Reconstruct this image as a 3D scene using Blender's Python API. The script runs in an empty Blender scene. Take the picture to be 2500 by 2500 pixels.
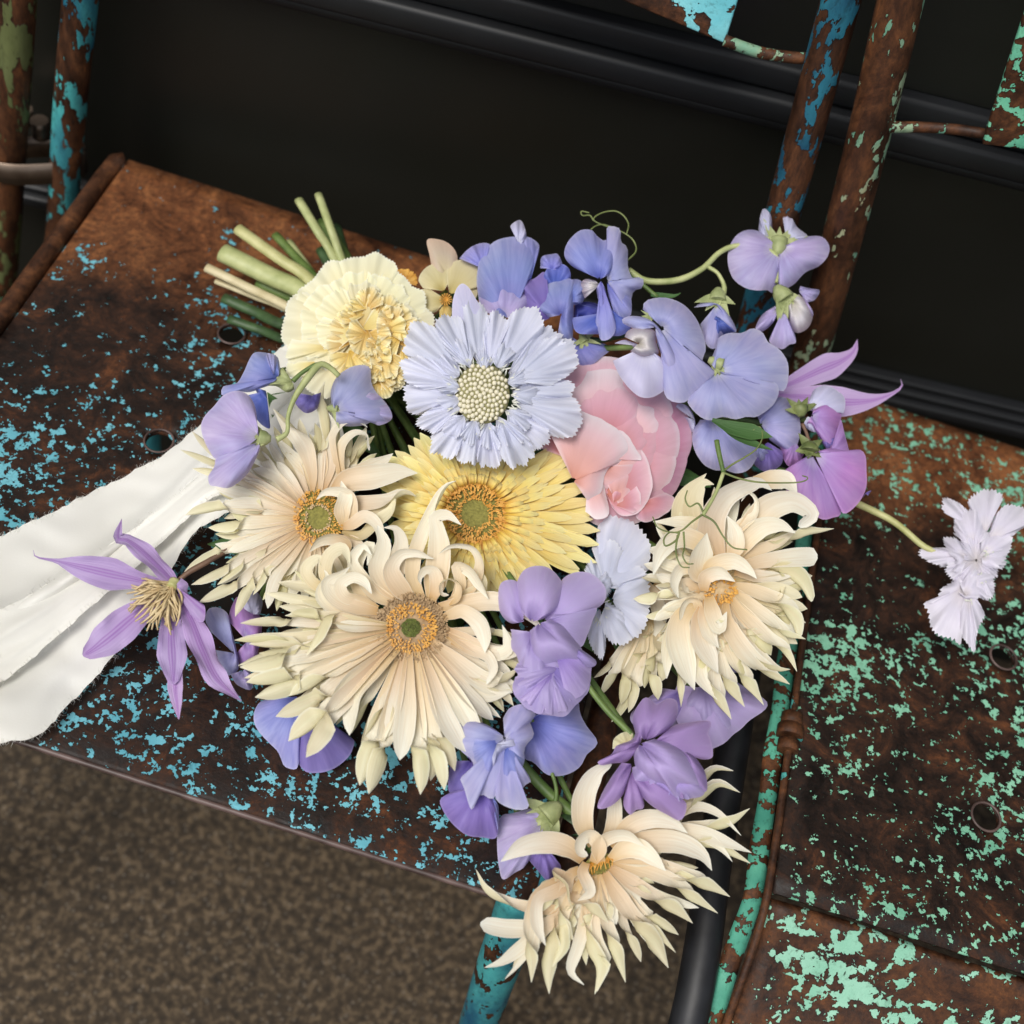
import bpy, math, random
import numpy as np
from mathutils import Vector
random.seed(7); RNG = np.random.default_rng(7)
S = bpy.context.scene
COL = S.collection

# ------------------------------------------------------------------ camera, sky, sun, exposure
PITCH = math.radians(54.3); F = 2976.0           # focal length in pixels of the 2500 px photograph
FW = np.array([0, math.cos(PITCH), -math.sin(PITCH)])
R0 = np.array([1.0, 0, 0]); U0 = np.array([0, math.sin(PITCH), math.cos(PITCH)])
ROLL = math.radians(17.95)
RT = math.cos(ROLL) * R0 + math.sin(ROLL) * U0
UP = -math.sin(ROLL) * R0 + math.cos(ROLL) * U0
CAM = np.array([0, 0, 1.05])
cd = bpy.data.cameras.new('camera'); cam = bpy.data.objects.new('camera', cd); COL.objects.link(cam)
cd.sensor_width = 36; cd.lens = 36 * F / 2500; cd.clip_start = .02; cd.clip_end = 100
from mathutils import Matrix
cam.matrix_world = Matrix(((RT[0], UP[0], -FW[0], CAM[0]), (RT[1], UP[1], -FW[1], CAM[1]), (RT[2], UP[2], -FW[2], CAM[2]), (0, 0, 0, 1)))
cd.dof.use_dof = True; cd.dof.focus_distance = .645; cd.dof.aperture_fstop = 6.3
S.camera = cam
SUN_EL = math.radians(58); SUN_AZ = math.radians(215)    # compass style: from the left, in front of the bench
w = bpy.data.worlds.new('World'); S.world = w; w.use_nodes = True
wn = w.node_tree; bg = wn.nodes['Background']
sky = wn.nodes.new('ShaderNodeTexSky'); sky.sky_type = 'NISHITA'; sky.sun_disc = False
sky.sun_elevation = SUN_EL; sky.sun_rotation = SUN_AZ; sky.air_density = 1.0; sky.dust_density = 3.0; sky.ozone_density = .6
hs = wn.nodes.new('ShaderNodeHueSaturation'); hs.inputs['Saturation'].default_value = .35
wn.links.new(sky.outputs[0], hs.inputs['Color']); wn.links.new(hs.outputs[0], bg.inputs[0]); bg.inputs[1].default_value = .10
sd = bpy.data.lights.new('sun', 'SUN'); sun = bpy.data.objects.new('sun', sd); COL.objects.link(sun)
sd.energy = 1.9; sd.angle = math.radians(26); sd.color = (1, .965, .91)
sv = Vector((math.sin(SUN_AZ) * math.cos(SUN_EL), math.cos(SUN_AZ) * math.cos(SUN_EL), math.sin(SUN_EL)))
sun.rotation_euler = sv.to_track_quat('Z', 'Y').to_euler()
S.view_settings.view_transform = 'Standard'; S.view_settings.look = 'None'
S.view_settings.exposure = .30; S.view_settings.gamma = 1
S.render.resolution_x = S.render.resolution_y = 1024

# ------------------------------------------------------------------ geometry helpers
def ray(x, y): return FW + (x - 1250) / F * RT - (y - 1250) / F * UP
def P3(x, y, D): return CAM + ray(x, y) * D
def on_z(x, y, z):
    d = ray(x, y); return CAM + d * ((z - CAM[2]) / d[2])
def on_y(x, y, Y):
    d = ray(x, y); return CAM + d * (Y / d[1])
CROP = {'c1': (400, 400, .3623), 'c2': (1000, 450, .3623), 'c3': (1500, 450, .3882), 'c4': (400, 1000, .3623), 'c5': (900, 1000, .3623),
        'c6': (1350, 1100, .4141), 'c7': (1050, 1700, .4141), 'c8': (0, 900, .4916), 'd1': (0, 0, .5176), 'd2': (1300, 0, .6211),
        'd3': (1700, 900, .4141), 'd5': (0, 1600, .6729), 'd6': (0, 650, .3623), 'e1': (1700, 900, .2588), 'e2': (450, 1700, .2588),
        'm': (0, 0, 1.294)}
def smooth_curve(P, n, closed=False):
    P = np.asarray(P, float)
    if len(P) < 3:
        t = np.linspace(0, 1, n)[:, None]; return P[0] * (1 - t) + P[-1] * t
    Q = np.vstack([2 * P[0] - P[1], P, 2 * P[-1] - P[-2]])
    seg = np.linalg.norm(np.diff(P[:, :2] if P.shape[1] > 3 else P, axis=0), axis=1) + 1e-6
    cum = np.concatenate([[0], np.cumsum(seg)]); cum /= cum[-1]
    out = []
    for t in np.linspace(0, 1, n):
        i = min(np.searchsorted(cum, t, side='right') - 1, len(P) - 2); k = (t - cum[i]) / (cum[i + 1] - cum[i])
        p0, p1, p2, p3 = Q[i], Q[i + 1], Q[i + 2], Q[i + 3]
        out.append(.5 * ((2 * p1) + (-p0 + p2) * k + (2 * p0 - 5 * p1 + 4 * p2 - p3) * k * k + (-p0 + 3 * p1 - 3 * p2 + p3) * k ** 3))
    return np.array(out)
def grid_mesh(name, V, nu, nv, uvs=None, closed=False):
    """V: nu*nv vertices, rows of nv"""
    faces = []; fu = []
    for i in range(nu - 1):
        for j in range(nv - 1 if not closed else nv):
            j2 = (j + 1) % nv
            a, b, c, d = i * nv + j, i * nv + j2, (i + 1) * nv + j2, (i + 1) * nv + j
            faces.append((a, b, c, d))
            fu.append(((j / (nv - 1)), i / (nu - 1))); fu.append(((j + 1) / (nv - 1), i / (nu - 1)))
            fu.append(((j + 1) / (nv - 1), (i + 1) / (nu - 1))); fu.append((j / (nv - 1), (i + 1) / (nu - 1)))
    me = bpy.data.meshes.new(name); me.from_pydata([tuple(v) for v in V], [], faces)
    uv = me.uv_layers.new(name='UVMap'); uv.data.foreach_set('uv', np.array(fu, float).ravel())
    me.polygons.foreach_set('use_smooth', [True] * len(faces)); me.update()
    return me
def link(name, me, mat, parent=None, loc=None):
    o = bpy.data.objects.new(name, me); COL.objects.link(o)
    if mat is not None and len(me.materials) == 0: me.materials.append(mat)
    if parent is not None: o.parent = parent
    if loc is not None: o.location = loc
    return o
def tag(o, label=None, cat=None, group=None, kind=None):
    if label: o['label'] = label
    if cat: o['category'] = cat
    if group: o['group'] = group
    if kind: o['kind'] = kind
    return o
def empty(name, loc, label, cat, group=None):
    o = bpy.data.objects.new(name, None); COL.objects.link(o); o.location = loc; o.empty_display_size = .02
    return tag(o, label, cat, group)
def tube_mesh(name, pts, rad, seg=8, n=None, origin=(0, 0, 0), flat=1.0, cap=True):
    pts = np.asarray(pts, float); n = n or max(2, len(pts) * 5)
    c = smooth_curve(pts, n)
    rad = np.interp(np.linspace(0, 1, n), np.linspace(0, 1, len(np.atleast_1d(rad))), np.atleast_1d(rad))
    T = np.gradient(c, axis=0); T /= np.linalg.norm(T, axis=1)[:, None] + 1e-12
    nrm = np.cross(T[0], [0.13, .2, 1.0]); nrm /= np.linalg.norm(nrm)
    V = []
    for i in range(n):
        nrm = nrm - T[i] * nrm.dot(T[i]); nrm /= np.linalg.norm(nrm); b = np.cross(T[i], nrm)
        for j in range(seg):
            a = 2 * math.pi * j / seg
            V.append(c[i] + rad[i] * (math.cos(a) * nrm + flat * math.sin(a) * b) - origin)
    me = grid_mesh(name, V, n, seg, closed=True)
    if cap:
        import bmesh
        bm = bmesh.new(); bm.from_mesh(me); bm.verts.ensure_lookup_table()
        bm.faces.new([bm.verts[j] for j in range(seg)][::-1]); bm.faces.new([bm.verts[(n - 1) * seg + j] for j in range(seg)])
        bm.to_mesh(me); bm.free()
    return me

# ------------------------------------------------------------------ materials
def lin(h):
    if isinstance(h, str): h = [int(h[i:i + 2], 16) / 255 for i in (0, 2, 4)]
    return tuple(((c / 12.92) if c <= .04045 else ((c + .055) / 1.055) ** 2.4) for c in h) + (1,)
class NT:
    def __init__(s, name):
        s.m = bpy.data.materials.new(name); s.m.use_nodes = True; s.t = s.m.node_tree; s.b = s.t.nodes['Principled BSDF']; s.out = s.t.nodes['Material Output']
    def n(s, ty, **kw):
        q = s.t.nodes.new(ty)
        for k, v in kw.items():
            if k.startswith('i_'):
                k = k[2:]; k = int(k) if k.isdigit() else k.replace('_', ' ')
                q.inputs[k].default_value = v
            else: setattr(q, k, v)
        return q
    def l(s, a, b): s.t.links.new(a, b)
    def ramp(s, fac, stops, interp='LINEAR'):
        r = s.n('ShaderNodeValToRGB'); r.color_ramp.interpolation = interp
        e = r.color_ramp.elements
        while len(e) < len(stops): e.new(.5)
        for el, (p, c) in zip(e, stops): el.position = p; el.color = c if len(c) == 4 else tuple(c) + (1,)
        if fac is not None: s.l(fac, r.inputs[0])
        return r
    def mix(s, fac, a, b, mode='MIX'):
        q = s.n('ShaderNodeMix', data_type='RGBA', blend_type=mode)
        for v, i in ((fac, 0), (a, 6), (b, 7)):
            if hasattr(v, 'is_output') or isinstance(v, bpy.types.NodeSocket): s.l(v, q.inputs[i])
            else: q.inputs[i].default_value = v if i == 0 else (tuple(v) if len(v) == 4 else tuple(v) + (1,))
        return q.outputs[2]
    def math(s, op, a, b=None, clamp=False):
        q = s.n('ShaderNodeMath', operation=op, use_clamp=clamp)
        for v, i in ((a, 0), (b, 1)):
            if v is None: continue
            if isinstance(v, bpy.types.NodeSocket): s.l(v, q.inputs[i])
            else: q.inputs[i].default_value = v
        return q.outputs[0]
def petal_mat(name, front, back=None, vein=.25, veinc=None, vscale=22, transl=.3, rough=.5, blot=None, mid=None, bump=.25, rim=None, var=.06):
    """front/back: list of (pos along petal, hex). blot: (hex, amount) cloudy second colour. mid: hex of a midrib"""
    k = NT(name); uv = k.n('ShaderNodeUVMap'); sp = k.n('ShaderNodeSeparateXYZ'); k.l(uv.outputs[0], sp.inputs[0])
    oi = k.n('ShaderNodeObjectInfo'); geo = k.n('ShaderNodeNewGeometry')
    lin = lambda h: tuple(min(.9, x ** .80) for x in globals()['lin'](h)[:3]) + (1,)
    f = k.ramp(sp.outputs[1], [(p, lin(c)) for p, c in front]).outputs[0]
    if back:
        bkc = k.ramp(sp.outputs[1], [(p, lin(c)) for p, c in back]).outputs[0]
        f = k.mix(geo.outputs['Backfacing'], f, bkc)
    if blot:
        nz = k.n('ShaderNodeTexNoise', i_Scale=38.0, i_Detail=2.0); tc = k.n('ShaderNodeTexCoord'); k.l(tc.outputs['Object'], nz.inputs['Vector'])
        r = k.ramp(nz.outputs[0], [(.38, (0, 0, 0)), (.66, (1, 1, 1))])
        f = k.mix(k.math('MULTIPLY', r.outputs[0], blot[1]), f, lin(blot[0]))
    mp = k.n('ShaderNodeCombineXYZ'); k.l(k.math('MULTIPLY', sp.outputs[0], float(vscale)), mp.inputs[0]); k.l(k.math('MULTIPLY', sp.outputs[1], 2.2), mp.inputs[1]); k.l(k.math('MULTIPLY', oi.outputs['Random'], 50.0), mp.inputs[2])
    vn = k.n('ShaderNodeTexNoise', i_Scale=1.0, i_Detail=3.0, i_Distortion=.3); k.l(mp.outputs[0], vn.inputs['Vector'])
    vr = k.ramp(vn.outputs[0], [(.35, (0, 0, 0)), (.7, (1, 1, 1))])
    if vein:
        vc = lin(veinc) if veinc else tuple(x * .62 for x in lin(front[-1][1])[:3]) + (1,)
        f = k.mix(k.math('MULTIPLY', vr.outputs[0], vein), f, vc)
    if mid:
        d = k.math('ABSOLUTE', k.math('SUBTRACT', sp.outputs[0], .5))
        mr = k.ramp(d, [(0.0, (1, 1, 1)), (.05, (.25, .25, .25)), (.09, (.9, .9, .9)), (.13, (.1, .1, .1)), (.2, (.0, .0, .0))])
        f = k.mix(k.math('MULTIPLY', mr.outputs[0], .8), f, lin(mid))
    if rim:
        d = k.math('ABSOLUTE', k.math('SUBTRACT', sp.outputs[0], .5)); rr = k.ramp(d, [(.44, (0, 0, 0)), (.5, (1, 1, 1))])
        r2 = k.ramp(sp.outputs[1], [(.955, (0, 0, 0)), (1, (1, 1, 1))])
        f = k.mix(k.math('MULTIPLY', k.math('MAXIMUM', rr.outputs[0], r2.outputs[0]), .5), f, lin(rim))
    hv = k.n('ShaderNodeHueSaturation'); k.l(f, hv.inputs['Color'])
    k.l(k.math('ADD', k.math('MULTIPLY', oi.outputs['Random'], 2 * var), 1 - var), hv.inputs['Value'])
    k.l(k.math('ADD', k.math('MULTIPLY', oi.outputs['Random'], .014), .493), hv.inputs['Hue'])
    k.l(hv.outputs[0], k.b.inputs['Base Color']); k.b.inputs['Roughness'].default_value = rough
    k.b.inputs['Specular IOR Level'].default_value = .3
    bp = k.n('ShaderNodeBump', i_Strength=bump, i_Distance=.0006); k.l(vn.outputs[0], bp.inputs['Height']); k.l(bp.outputs[0], k.b.inputs['Normal'])
    tr = k.n('ShaderNodeBsdfTranslucent'); k.l(hv.outputs[0], tr.inputs[0])
    ms = k.n('ShaderNodeMixShader'); ms.inputs[0].default_value = transl; k.l(k.b.outputs[0], ms.inputs[1]); k.l(tr.outputs[0], ms.inputs[2]); k.l(ms.outputs[0], k.out.inputs[0])
    return k.m
def simple_mat(name, c1, c2, scale=60, rough=.5, bump=.3, transl=0):
    k = NT(name); tc = k.n('ShaderNodeTexCoord'); nz = k.n('ShaderNodeTexNoise', i_Scale=float(scale), i_Detail=4.0); k.l(tc.outputs['Object'], nz.inputs['Vector'])
    r = k.ramp(nz.outputs[0], [(.3, lin(c1)), (.7, lin(c2))]); k.l(r.outputs[0], k.b.inputs['Base Color']); k.b.inputs['Roughness'].default_value = rough
    bp = k.n('ShaderNodeBump', i_Strength=bump, i_Distance=.0005); k.l(nz.outputs[0], bp.inputs['Height']); k.l(bp.outputs[0], k.b.inputs['Normal'])
    if transl:
        tr = k.n('ShaderNodeBsdfTranslucent'); k.l(r.outputs[0], tr.inputs[0]); ms = k.n('ShaderNodeMixShader'); ms.inputs[0].default_value = transl
        k.l(k.b.outputs[0], ms.inputs[1]); k.l(tr.outputs[0], ms.inputs[2]); k.l(ms.outputs[0], k.out.inputs[0])
    return k.m
def rust_mat(name, paint, paint2, cover=.5, scale=55, orange=.35, patch=9, stretch=(1, 1, 1), thin=.0, sheen_y=None, dense=None):
    """bare rusty steel with remains of chipped paint; cover shifts how much paint is left; sheen_y: (y range where an orange light sheen is painted into the rust)"""
    k = NT(name); tc = k.n('ShaderNodeTexCoord'); mp = k.n('ShaderNodeMapping'); mp.inputs['Scale'].default_value = stretch; k.l(tc.outputs['Object'], mp.inputs[0]); co = mp.outputs[0]
    def noise(sc, det=4.0, dist=0.0, rough=.55):
        q = k.n('ShaderNodeTexNoise', i_Scale=float(sc), i_Detail=det, i_Distortion=dist, i_Roughness=rough); k.l(co, q.inputs['Vector']); return q.outputs[0]
    big = noise(patch, 3.0); chips = noise(scale, 4.0, .35, .5); fine = noise(scale * 2.8, 3.0, .3)
    rustn = noise(30, 9.0, .6, .76); grain = noise(260, 6.0, .2, .7)
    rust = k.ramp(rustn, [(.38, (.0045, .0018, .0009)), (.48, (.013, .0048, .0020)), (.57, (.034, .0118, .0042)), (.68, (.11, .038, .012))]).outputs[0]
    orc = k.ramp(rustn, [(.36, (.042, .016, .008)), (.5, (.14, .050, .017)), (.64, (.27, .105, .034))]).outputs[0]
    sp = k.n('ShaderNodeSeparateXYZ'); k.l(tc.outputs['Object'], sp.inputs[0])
    if sheen_y:
        g = k.n('ShaderNodeMapRange', i_1=sheen_y[0], i_2=sheen_y[1]); g.interpolation_type = 'SMOOTHSTEP'
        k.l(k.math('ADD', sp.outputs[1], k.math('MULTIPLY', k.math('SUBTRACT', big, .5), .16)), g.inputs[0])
        rust = k.mix(k.math('MULTIPLY', g.outputs[0], .95), rust, orc)  # reflected-light sheen painted in as orange, growing towards the back of the seat
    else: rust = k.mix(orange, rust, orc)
    rust = k.mix(.75, rust, k.ramp(grain, [(.36, (.45, .43, .42)), (.5, (.95, .95, .95)), (.66, (1.5, 1.4, 1.3))]).outputs[0], 'MULTIPLY')
    v = k.math('ADD', k.math('MULTIPLY', chips, 1.0), k.math('MULTIPLY', k.math('SUBTRACT', big, .5), .62))
    v = k.math('ADD', v, k.math('MULTIPLY', k.math('SUBTRACT', fine, .5), .62))
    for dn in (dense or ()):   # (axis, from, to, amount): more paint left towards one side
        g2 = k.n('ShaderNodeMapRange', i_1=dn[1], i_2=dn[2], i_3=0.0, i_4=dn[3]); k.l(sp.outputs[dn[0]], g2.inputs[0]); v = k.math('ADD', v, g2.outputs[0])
    th = 1.0 - cover * .7
    mask = k.ramp(v, [(min(.99, th - .006), (0, 0, 0)), (min(1, th + .006), (1, 1, 1))]).outputs[0]
    pc = k.ramp(noise(34, 5.0), [(.35, lin(paint)), (.65, lin(paint2))]).outputs[0]; pc = k.mix(.6, pc, k.ramp(grain, [(.34, (.42, .40, .38)), (.46, (1, 1, 1))]).outputs[0], 'MULTIPLY')
    halo = k.ramp(v, [(th - .05, (1, 1, 1)), (th - .004, (.35, .3, .3))]).outputs[0]
    rust = k.mix(.8, rust, halo, 'MULTIPLY')
    colr = k.mix(mask, rust, pc)
    k.l(colr, k.b.inputs['Base Color'])
    rr = k.ramp(rustn, [(.36, (.40, .40, .40)), (.62, (.78, .78, .78))]).outputs[0]
    k.l(rr, k.b.inputs['Roughness']); k.b.inputs['Specular IOR Level'].default_value = .34
    hgt = k.math('ADD', k.math('MULTIPLY', mask, 1.1), k.math('ADD', k.math('MULTIPLY', grain, .7), k.math('MULTIPLY', rustn, .8)))
    bp = k.n('ShaderNodeBump', i_Strength=.8, i_Distance=.0006); k.l(hgt, bp.inputs['Height']); k.l(bp.outputs[0], k.b.inputs['Normal'])
    return k.m
# ------------------------------------------------------------------ the setting: paving, wall
def box_mesh(name, x0, x1, y0, y1, z0, z1, bev=0.0, seg=2, origin=(0, 0, 0)):
    import bmesh
    bm = bmesh.new(); bmesh.ops.create_cube(bm, size=1)
    for v in bm.verts: v.co = Vector((x0 + (v.co.x + .5) * (x1 - x0) - origin[0], y0 + (v.co.y + .5) * (y1 - y0) - origin[1], z0 + (v.co.z + .5) * (z1 - z0) - origin[2]))
    if bev: bmesh.ops.bevel(bm, geom=bm.edges[:], offset=bev, segments=seg, profile=.5, affect='EDGES')
    me = bpy.data.meshes.new(name); bm.to_mesh(me); bm.free()
    me.polygons.foreach_set('use_smooth', [bool(bev)] * len(me.polygons)); return me
k = NT('concrete_paving'); tc = k.n('ShaderNodeTexCoord')
n1 = k.n('ShaderNodeTexNoise', i_Scale=150.0, i_Detail=6.0, i_Roughness=.6); n2 = k.n('ShaderNodeTexNoise', i_Scale=4.0, i_Detail=3.0); n3 = k.n('ShaderNodeTexVoronoi', i_Scale=170.0)
for q in (n1, n2, n3): k.l(tc.outputs['Object'], q.inputs['Vector'])
c = k.ramp(n1.outputs[0], [(.34, (.018, .012, .006)), (.50, (.050, .034, .018)), (.66, (.15, .108, .064))]).outputs[0]
c = k.mix(.7, c, k.ramp(n2.outputs[0], [(.3, (.6, .58, .55)), (.7, (1.1, 1.05, 1))]).outputs[0], 'MULTIPLY')
c = k.mix(k.math('MULTIPLY', k.ramp(n3.outputs[0], [(.12, (1, 1, 1)), (.25, (0, 0, 0))]).outputs[0], .45), c, (.24, .2, .155))
k.l(c, k.b.inputs['Base Color']); k.b.inputs['Roughness'].default_value = .85
bp = k.n('ShaderNodeBump', i_Strength=.5, i_Distance=.002); k.l(n1.outputs[0], bp.inputs['Height']); k.l(bp.outputs[0], k.b.inputs['Normal'])
M_PAVE = k.m
NG = 60; gx = np.linspace(-6, 6, NG); gy = np.linspace(-6, 2.0, NG)
V = [(x, y, .004 * math.sin(x * 3.1) * math.sin(y * 2.7)) for y in gy for x in gx]
tag(link('ground', grid_mesh('ground', V, NG, NG), M_PAVE), kind='structure')
M_WALL = simple_mat('black_painted_timber', '14150f', '191a16', 8, .42, .12)
M_MOULD = simple_mat('worn_black_moulding', '0e0f11', '17191c', 14, .5, .15)
WY = .665
WY = .69
wall = empty('wall', (0, WY, 0), 'black painted panelled wall with ledge mouldings behind the chairs', 'wall')
wl = lambda n, x0, x1, y0, y1, z0, z1, m, bev=.003: link(n, box_mesh(n, x0, x1, y0, y1, z0, z1, bev, 2, (0, WY, 0)), m, wall)
wl('panel', -4, 4, WY + .004, WY + .12, .384, .575, M_WALL, 0)
wl('panel', -4, 4, WY + .004, WY + .12, .6225, 3.4, M_WALL, 0)
wl('panel', -4, 4, WY + .012, WY + .12, -.05, .352, M_WALL, 0)
for z0, z1, d in ((.576, .585, .006), (.586, .603, .013), (.604, .6218, .006)):
    wl('moulding', -4, 4, WY - d, WY + .1, z0, z1, M_MOULD, .0032)
for z0, z1, d in ((.353, .360, .005), (.361, .371, .015), (.372, .3775, .010), (.3785, .3835, .005)):
    wl('moulding', -4, 4, WY - d, WY + .1, z0, z1, M_MOULD, .0022)

wall.rotation_euler = (0, 0, math.atan(.115))
# ------------------------------------------------------------------ folding chairs
M_RUST_T = rust_mat('rust_turquoise', '579fae', '74b9c6', cover=.552, scale=150, patch=12, sheen_y=(.06, .16), dense=((1, .05, .13, -.12), (1, -.10, -.18, .05)))
M_RUST_M = rust_mat('rust_mint', '69a68a', '8ac2a4', cover=.58, scale=140, patch=11, sheen_y=(.05, .15), dense=((1, .05, .14, -.05),))
M_RUST_MF = rust_mat('rust_mint_front', '80b89e', '97c8b0', cover=.62, scale=85, patch=16, orange=.3)
M_BARE = rust_mat('bare_rust', '3f8f8a', '55a8a0', cover=.38, scale=50, patch=14, orange=.3)
M_TUBE_B = rust_mat('tube_blue', '174a62', '2f7f92', cover=.62, scale=80, patch=22, orange=.2, stretch=(1, 1, .45))
M_TUBE_T = rust_mat('tube_turquoise', '124e6a', '4aa6a6', cover=.62, scale=70, patch=24, orange=.3, stretch=(1, 1, .4), dense=((0, -.215, -.200, .16),))
M_TUBE_R = rust_mat('tube_rust', '5f9c84', '9c9a78', cover=.565, scale=90, patch=26, orange=.35, stretch=(1, 1, .5))
M_TUBE_O = rust_mat('tube_olive', '4b5230', '70774a', cover=.66, scale=60, patch=26, orange=.5, stretch=(1, 1, .4))
M_TUBE_G = rust_mat('tube_green', '1d3a22', '31502f', cover=.9, scale=40, patch=20, orange=.05)
M_MINT = rust_mat('edge_mint', '3a8471', '5aa88e', cover=.76, scale=90, patch=30, orange=.4)
M_SLAT_T = rust_mat('slat_turquoise', '6cc0cc', '8ad2d8', cover=.36, scale=40, patch=14, orange=.42, dense=((0, .13, .17, .36),))
M_SLAT_M = rust_mat('slat_mint', '62b594', '84d0ab', cover=.80, scale=75, patch=22, orange=.3)
M_EDGE = simple_mat('worn_steel_edge', '33241f', '6b5752', 60, .45, .5)
M_DARK = simple_mat('dark_worn_steel', '0b0b0d', '1d1e22', 60, .52, .8)
M_STEEL = simple_mat('dull_steel', '6e5f52', '8a7a6c', 60, .38, .2)
M_STEEL.node_tree.nodes['Principled BSDF'].inputs['Metallic'].default_value = .85

def seat_mesh(name, x0, x1, y0, y1, z, holes, front, org, rim=.008, ridge=True):
    """pressed steel seat: a sheet with rounded edges turned down, gentle dish, holes punched through. front: list of (y,z) below the front edge"""
    ys = list(np.linspace(y1, y0, 34)); prof = [(y1 + .002, z - .018), (y1 + .002, z - .006), (y1, z - .001)] + [(y, z) for y in ys] + front
    xs = [x0 - .003, x0 - .002] + list(np.linspace(x0, x1, 40)) + [x1 + .002, x1 + .003]
    V = []
    for (y, zz) in prof:
        for i, x in enumerate(xs):
            q = zz
            if i in (0, len(xs) - 1): q = zz - .014
            elif i in (1, len(xs) - 2): q = zz - .003
            u = (x - x0) / (x1 - x0); v = (y - y0) / (y1 - y0)
            if 0 < u < 1 and 0 < v < 1: q -= .003 * math.sin(math.pi * u) * math.sin(math.pi * v)
            V.append((x - org[0], y - org[1], q - org[2]))
    me = grid_mesh(name, V, len(prof), len(xs)); me.flip_normals()
    o = bpy.data.objects.new('tmp', me); COL.objects.link(o)
    sol = o.modifiers.new('s', 'SOLIDIFY'); sol.thickness = .0016; sol.offset = -1
    cutters = []
    for hx, hy, hr in holes:
        import bmesh
        bm = bmesh.new(); bmesh.ops.create_cone(bm, cap_ends=True, segments=28, radius1=hr, radius2=hr, depth=.06)
        for v in bm.verts: v.co += Vector((hx - org[0], hy - org[1], z - org[2]))
        cm = bpy.data.meshes.new('cut'); bm.to_mesh(cm); bm.free(); co_ = bpy.data.objects.new('cut', cm); COL.objects.link(co_); cutters.append(co_)
        b = o.modifiers.new('b', 'BOOLEAN'); b.operation = 'DIFFERENCE'; b.object = co_; b.solver = 'EXACT'
    dg = bpy.context.evaluated_depsgraph_get(); res = bpy.data.meshes.new_from_object(o.evaluated_get(dg)); res.name = name
    for q in cutters: bpy.data.objects.remove(q, do_unlink=True)
    bpy.data.objects.remove(o, do_unlink=True)
    return res
def tube(name, pts, r, mat, parent, org, seg=16, n=None, flat=1.0):
    return link(name, tube_mesh(name, pts, r, seg, n, np.array(org), flat), mat, parent)
def m(x, y): return x * 1.294, y * 1.294
def hole_at(x, y): p = on_z(*m(x, y), .45); return (p[0], p[1], .0078)
# left chair ------------------------------------------------
o1 = (-.135, .41, 0)
ch1 = empty('folding_chair', o1, 'rusty folding chair with flaking turquoise paint, under the bouquet', 'chair', 'rusty metal folding chairs in a row')
hl = [hole_at(300, 832), hole_at(437, 630)]
hl += [(-.1, .33, .0078)]
fr1 = [(.2065, .4496), (.2055, .4485), (.2050, .447), (.2052, .4425), (.2065, .441)]
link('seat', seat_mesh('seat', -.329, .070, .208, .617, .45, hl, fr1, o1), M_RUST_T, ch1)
for h in hl[:2]:
    th = np.linspace(0, 2 * math.pi, 29); c_ = [(h[0] + (h[2] + .0006) * math.cos(t) - o1[0], h[1] + (h[2] + .0006) * math.sin(t) - o1[1], .4502) for t in th]
    link('hole_rim', tube_mesh('hole_rim', c_, .0007, 6, 40, cap=False), M_EDGE, ch1)
tube('side_rail', [(-.337, .205, .447), (-.337, .40, .4475), (-.337, .60, .448), (-.332, .616, .448)], .0062, M_BARE, ch1, o1, n=30)
tube('side_rail', [(.085, .205, .436), (.085, .40, .437), (.085, .612, .437)], .009, M_BARE, ch1, o1, n=20)
tube('front_rail', [(-.33, .216, .436), (.07, .216, .436)], .007, M_DARK, ch1, o1)
tube('front_edge', [(-.329, .2052, .4478), (-.1, .2050, .4476), (.070, .2052, .4478)], .0017, M_EDGE, ch1, o1, seg=8, n=40)
# front right leg, down to the paving
lt = on_y(*m(985, 1690), .213); lb = on_y(*m(905, 1925), .205)
d = (lb - lt); lend = lt + d * ((.0 - lt[2]) / d[2])
tube('leg', [lt + np.array([0, 0, .012]), lt + d * .5, lb, lend], .0128, M_TUBE_T, ch1, o1, n=40)
tube('leg', [(-.337, .213, .44), (-.345, .19, .0)], .0125, M_TUBE_T, ch1, o1, n=10)
tube('leg', [(-.337, .60, .44), (-.34, .63, .0)], .0115, M_TUBE_T, ch1, o1, n=10)
tube('leg', [(.085, .60, .43), (.088, .63, .0)], .0115, M_TUBE_B, ch1, o1, n=10)
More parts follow.
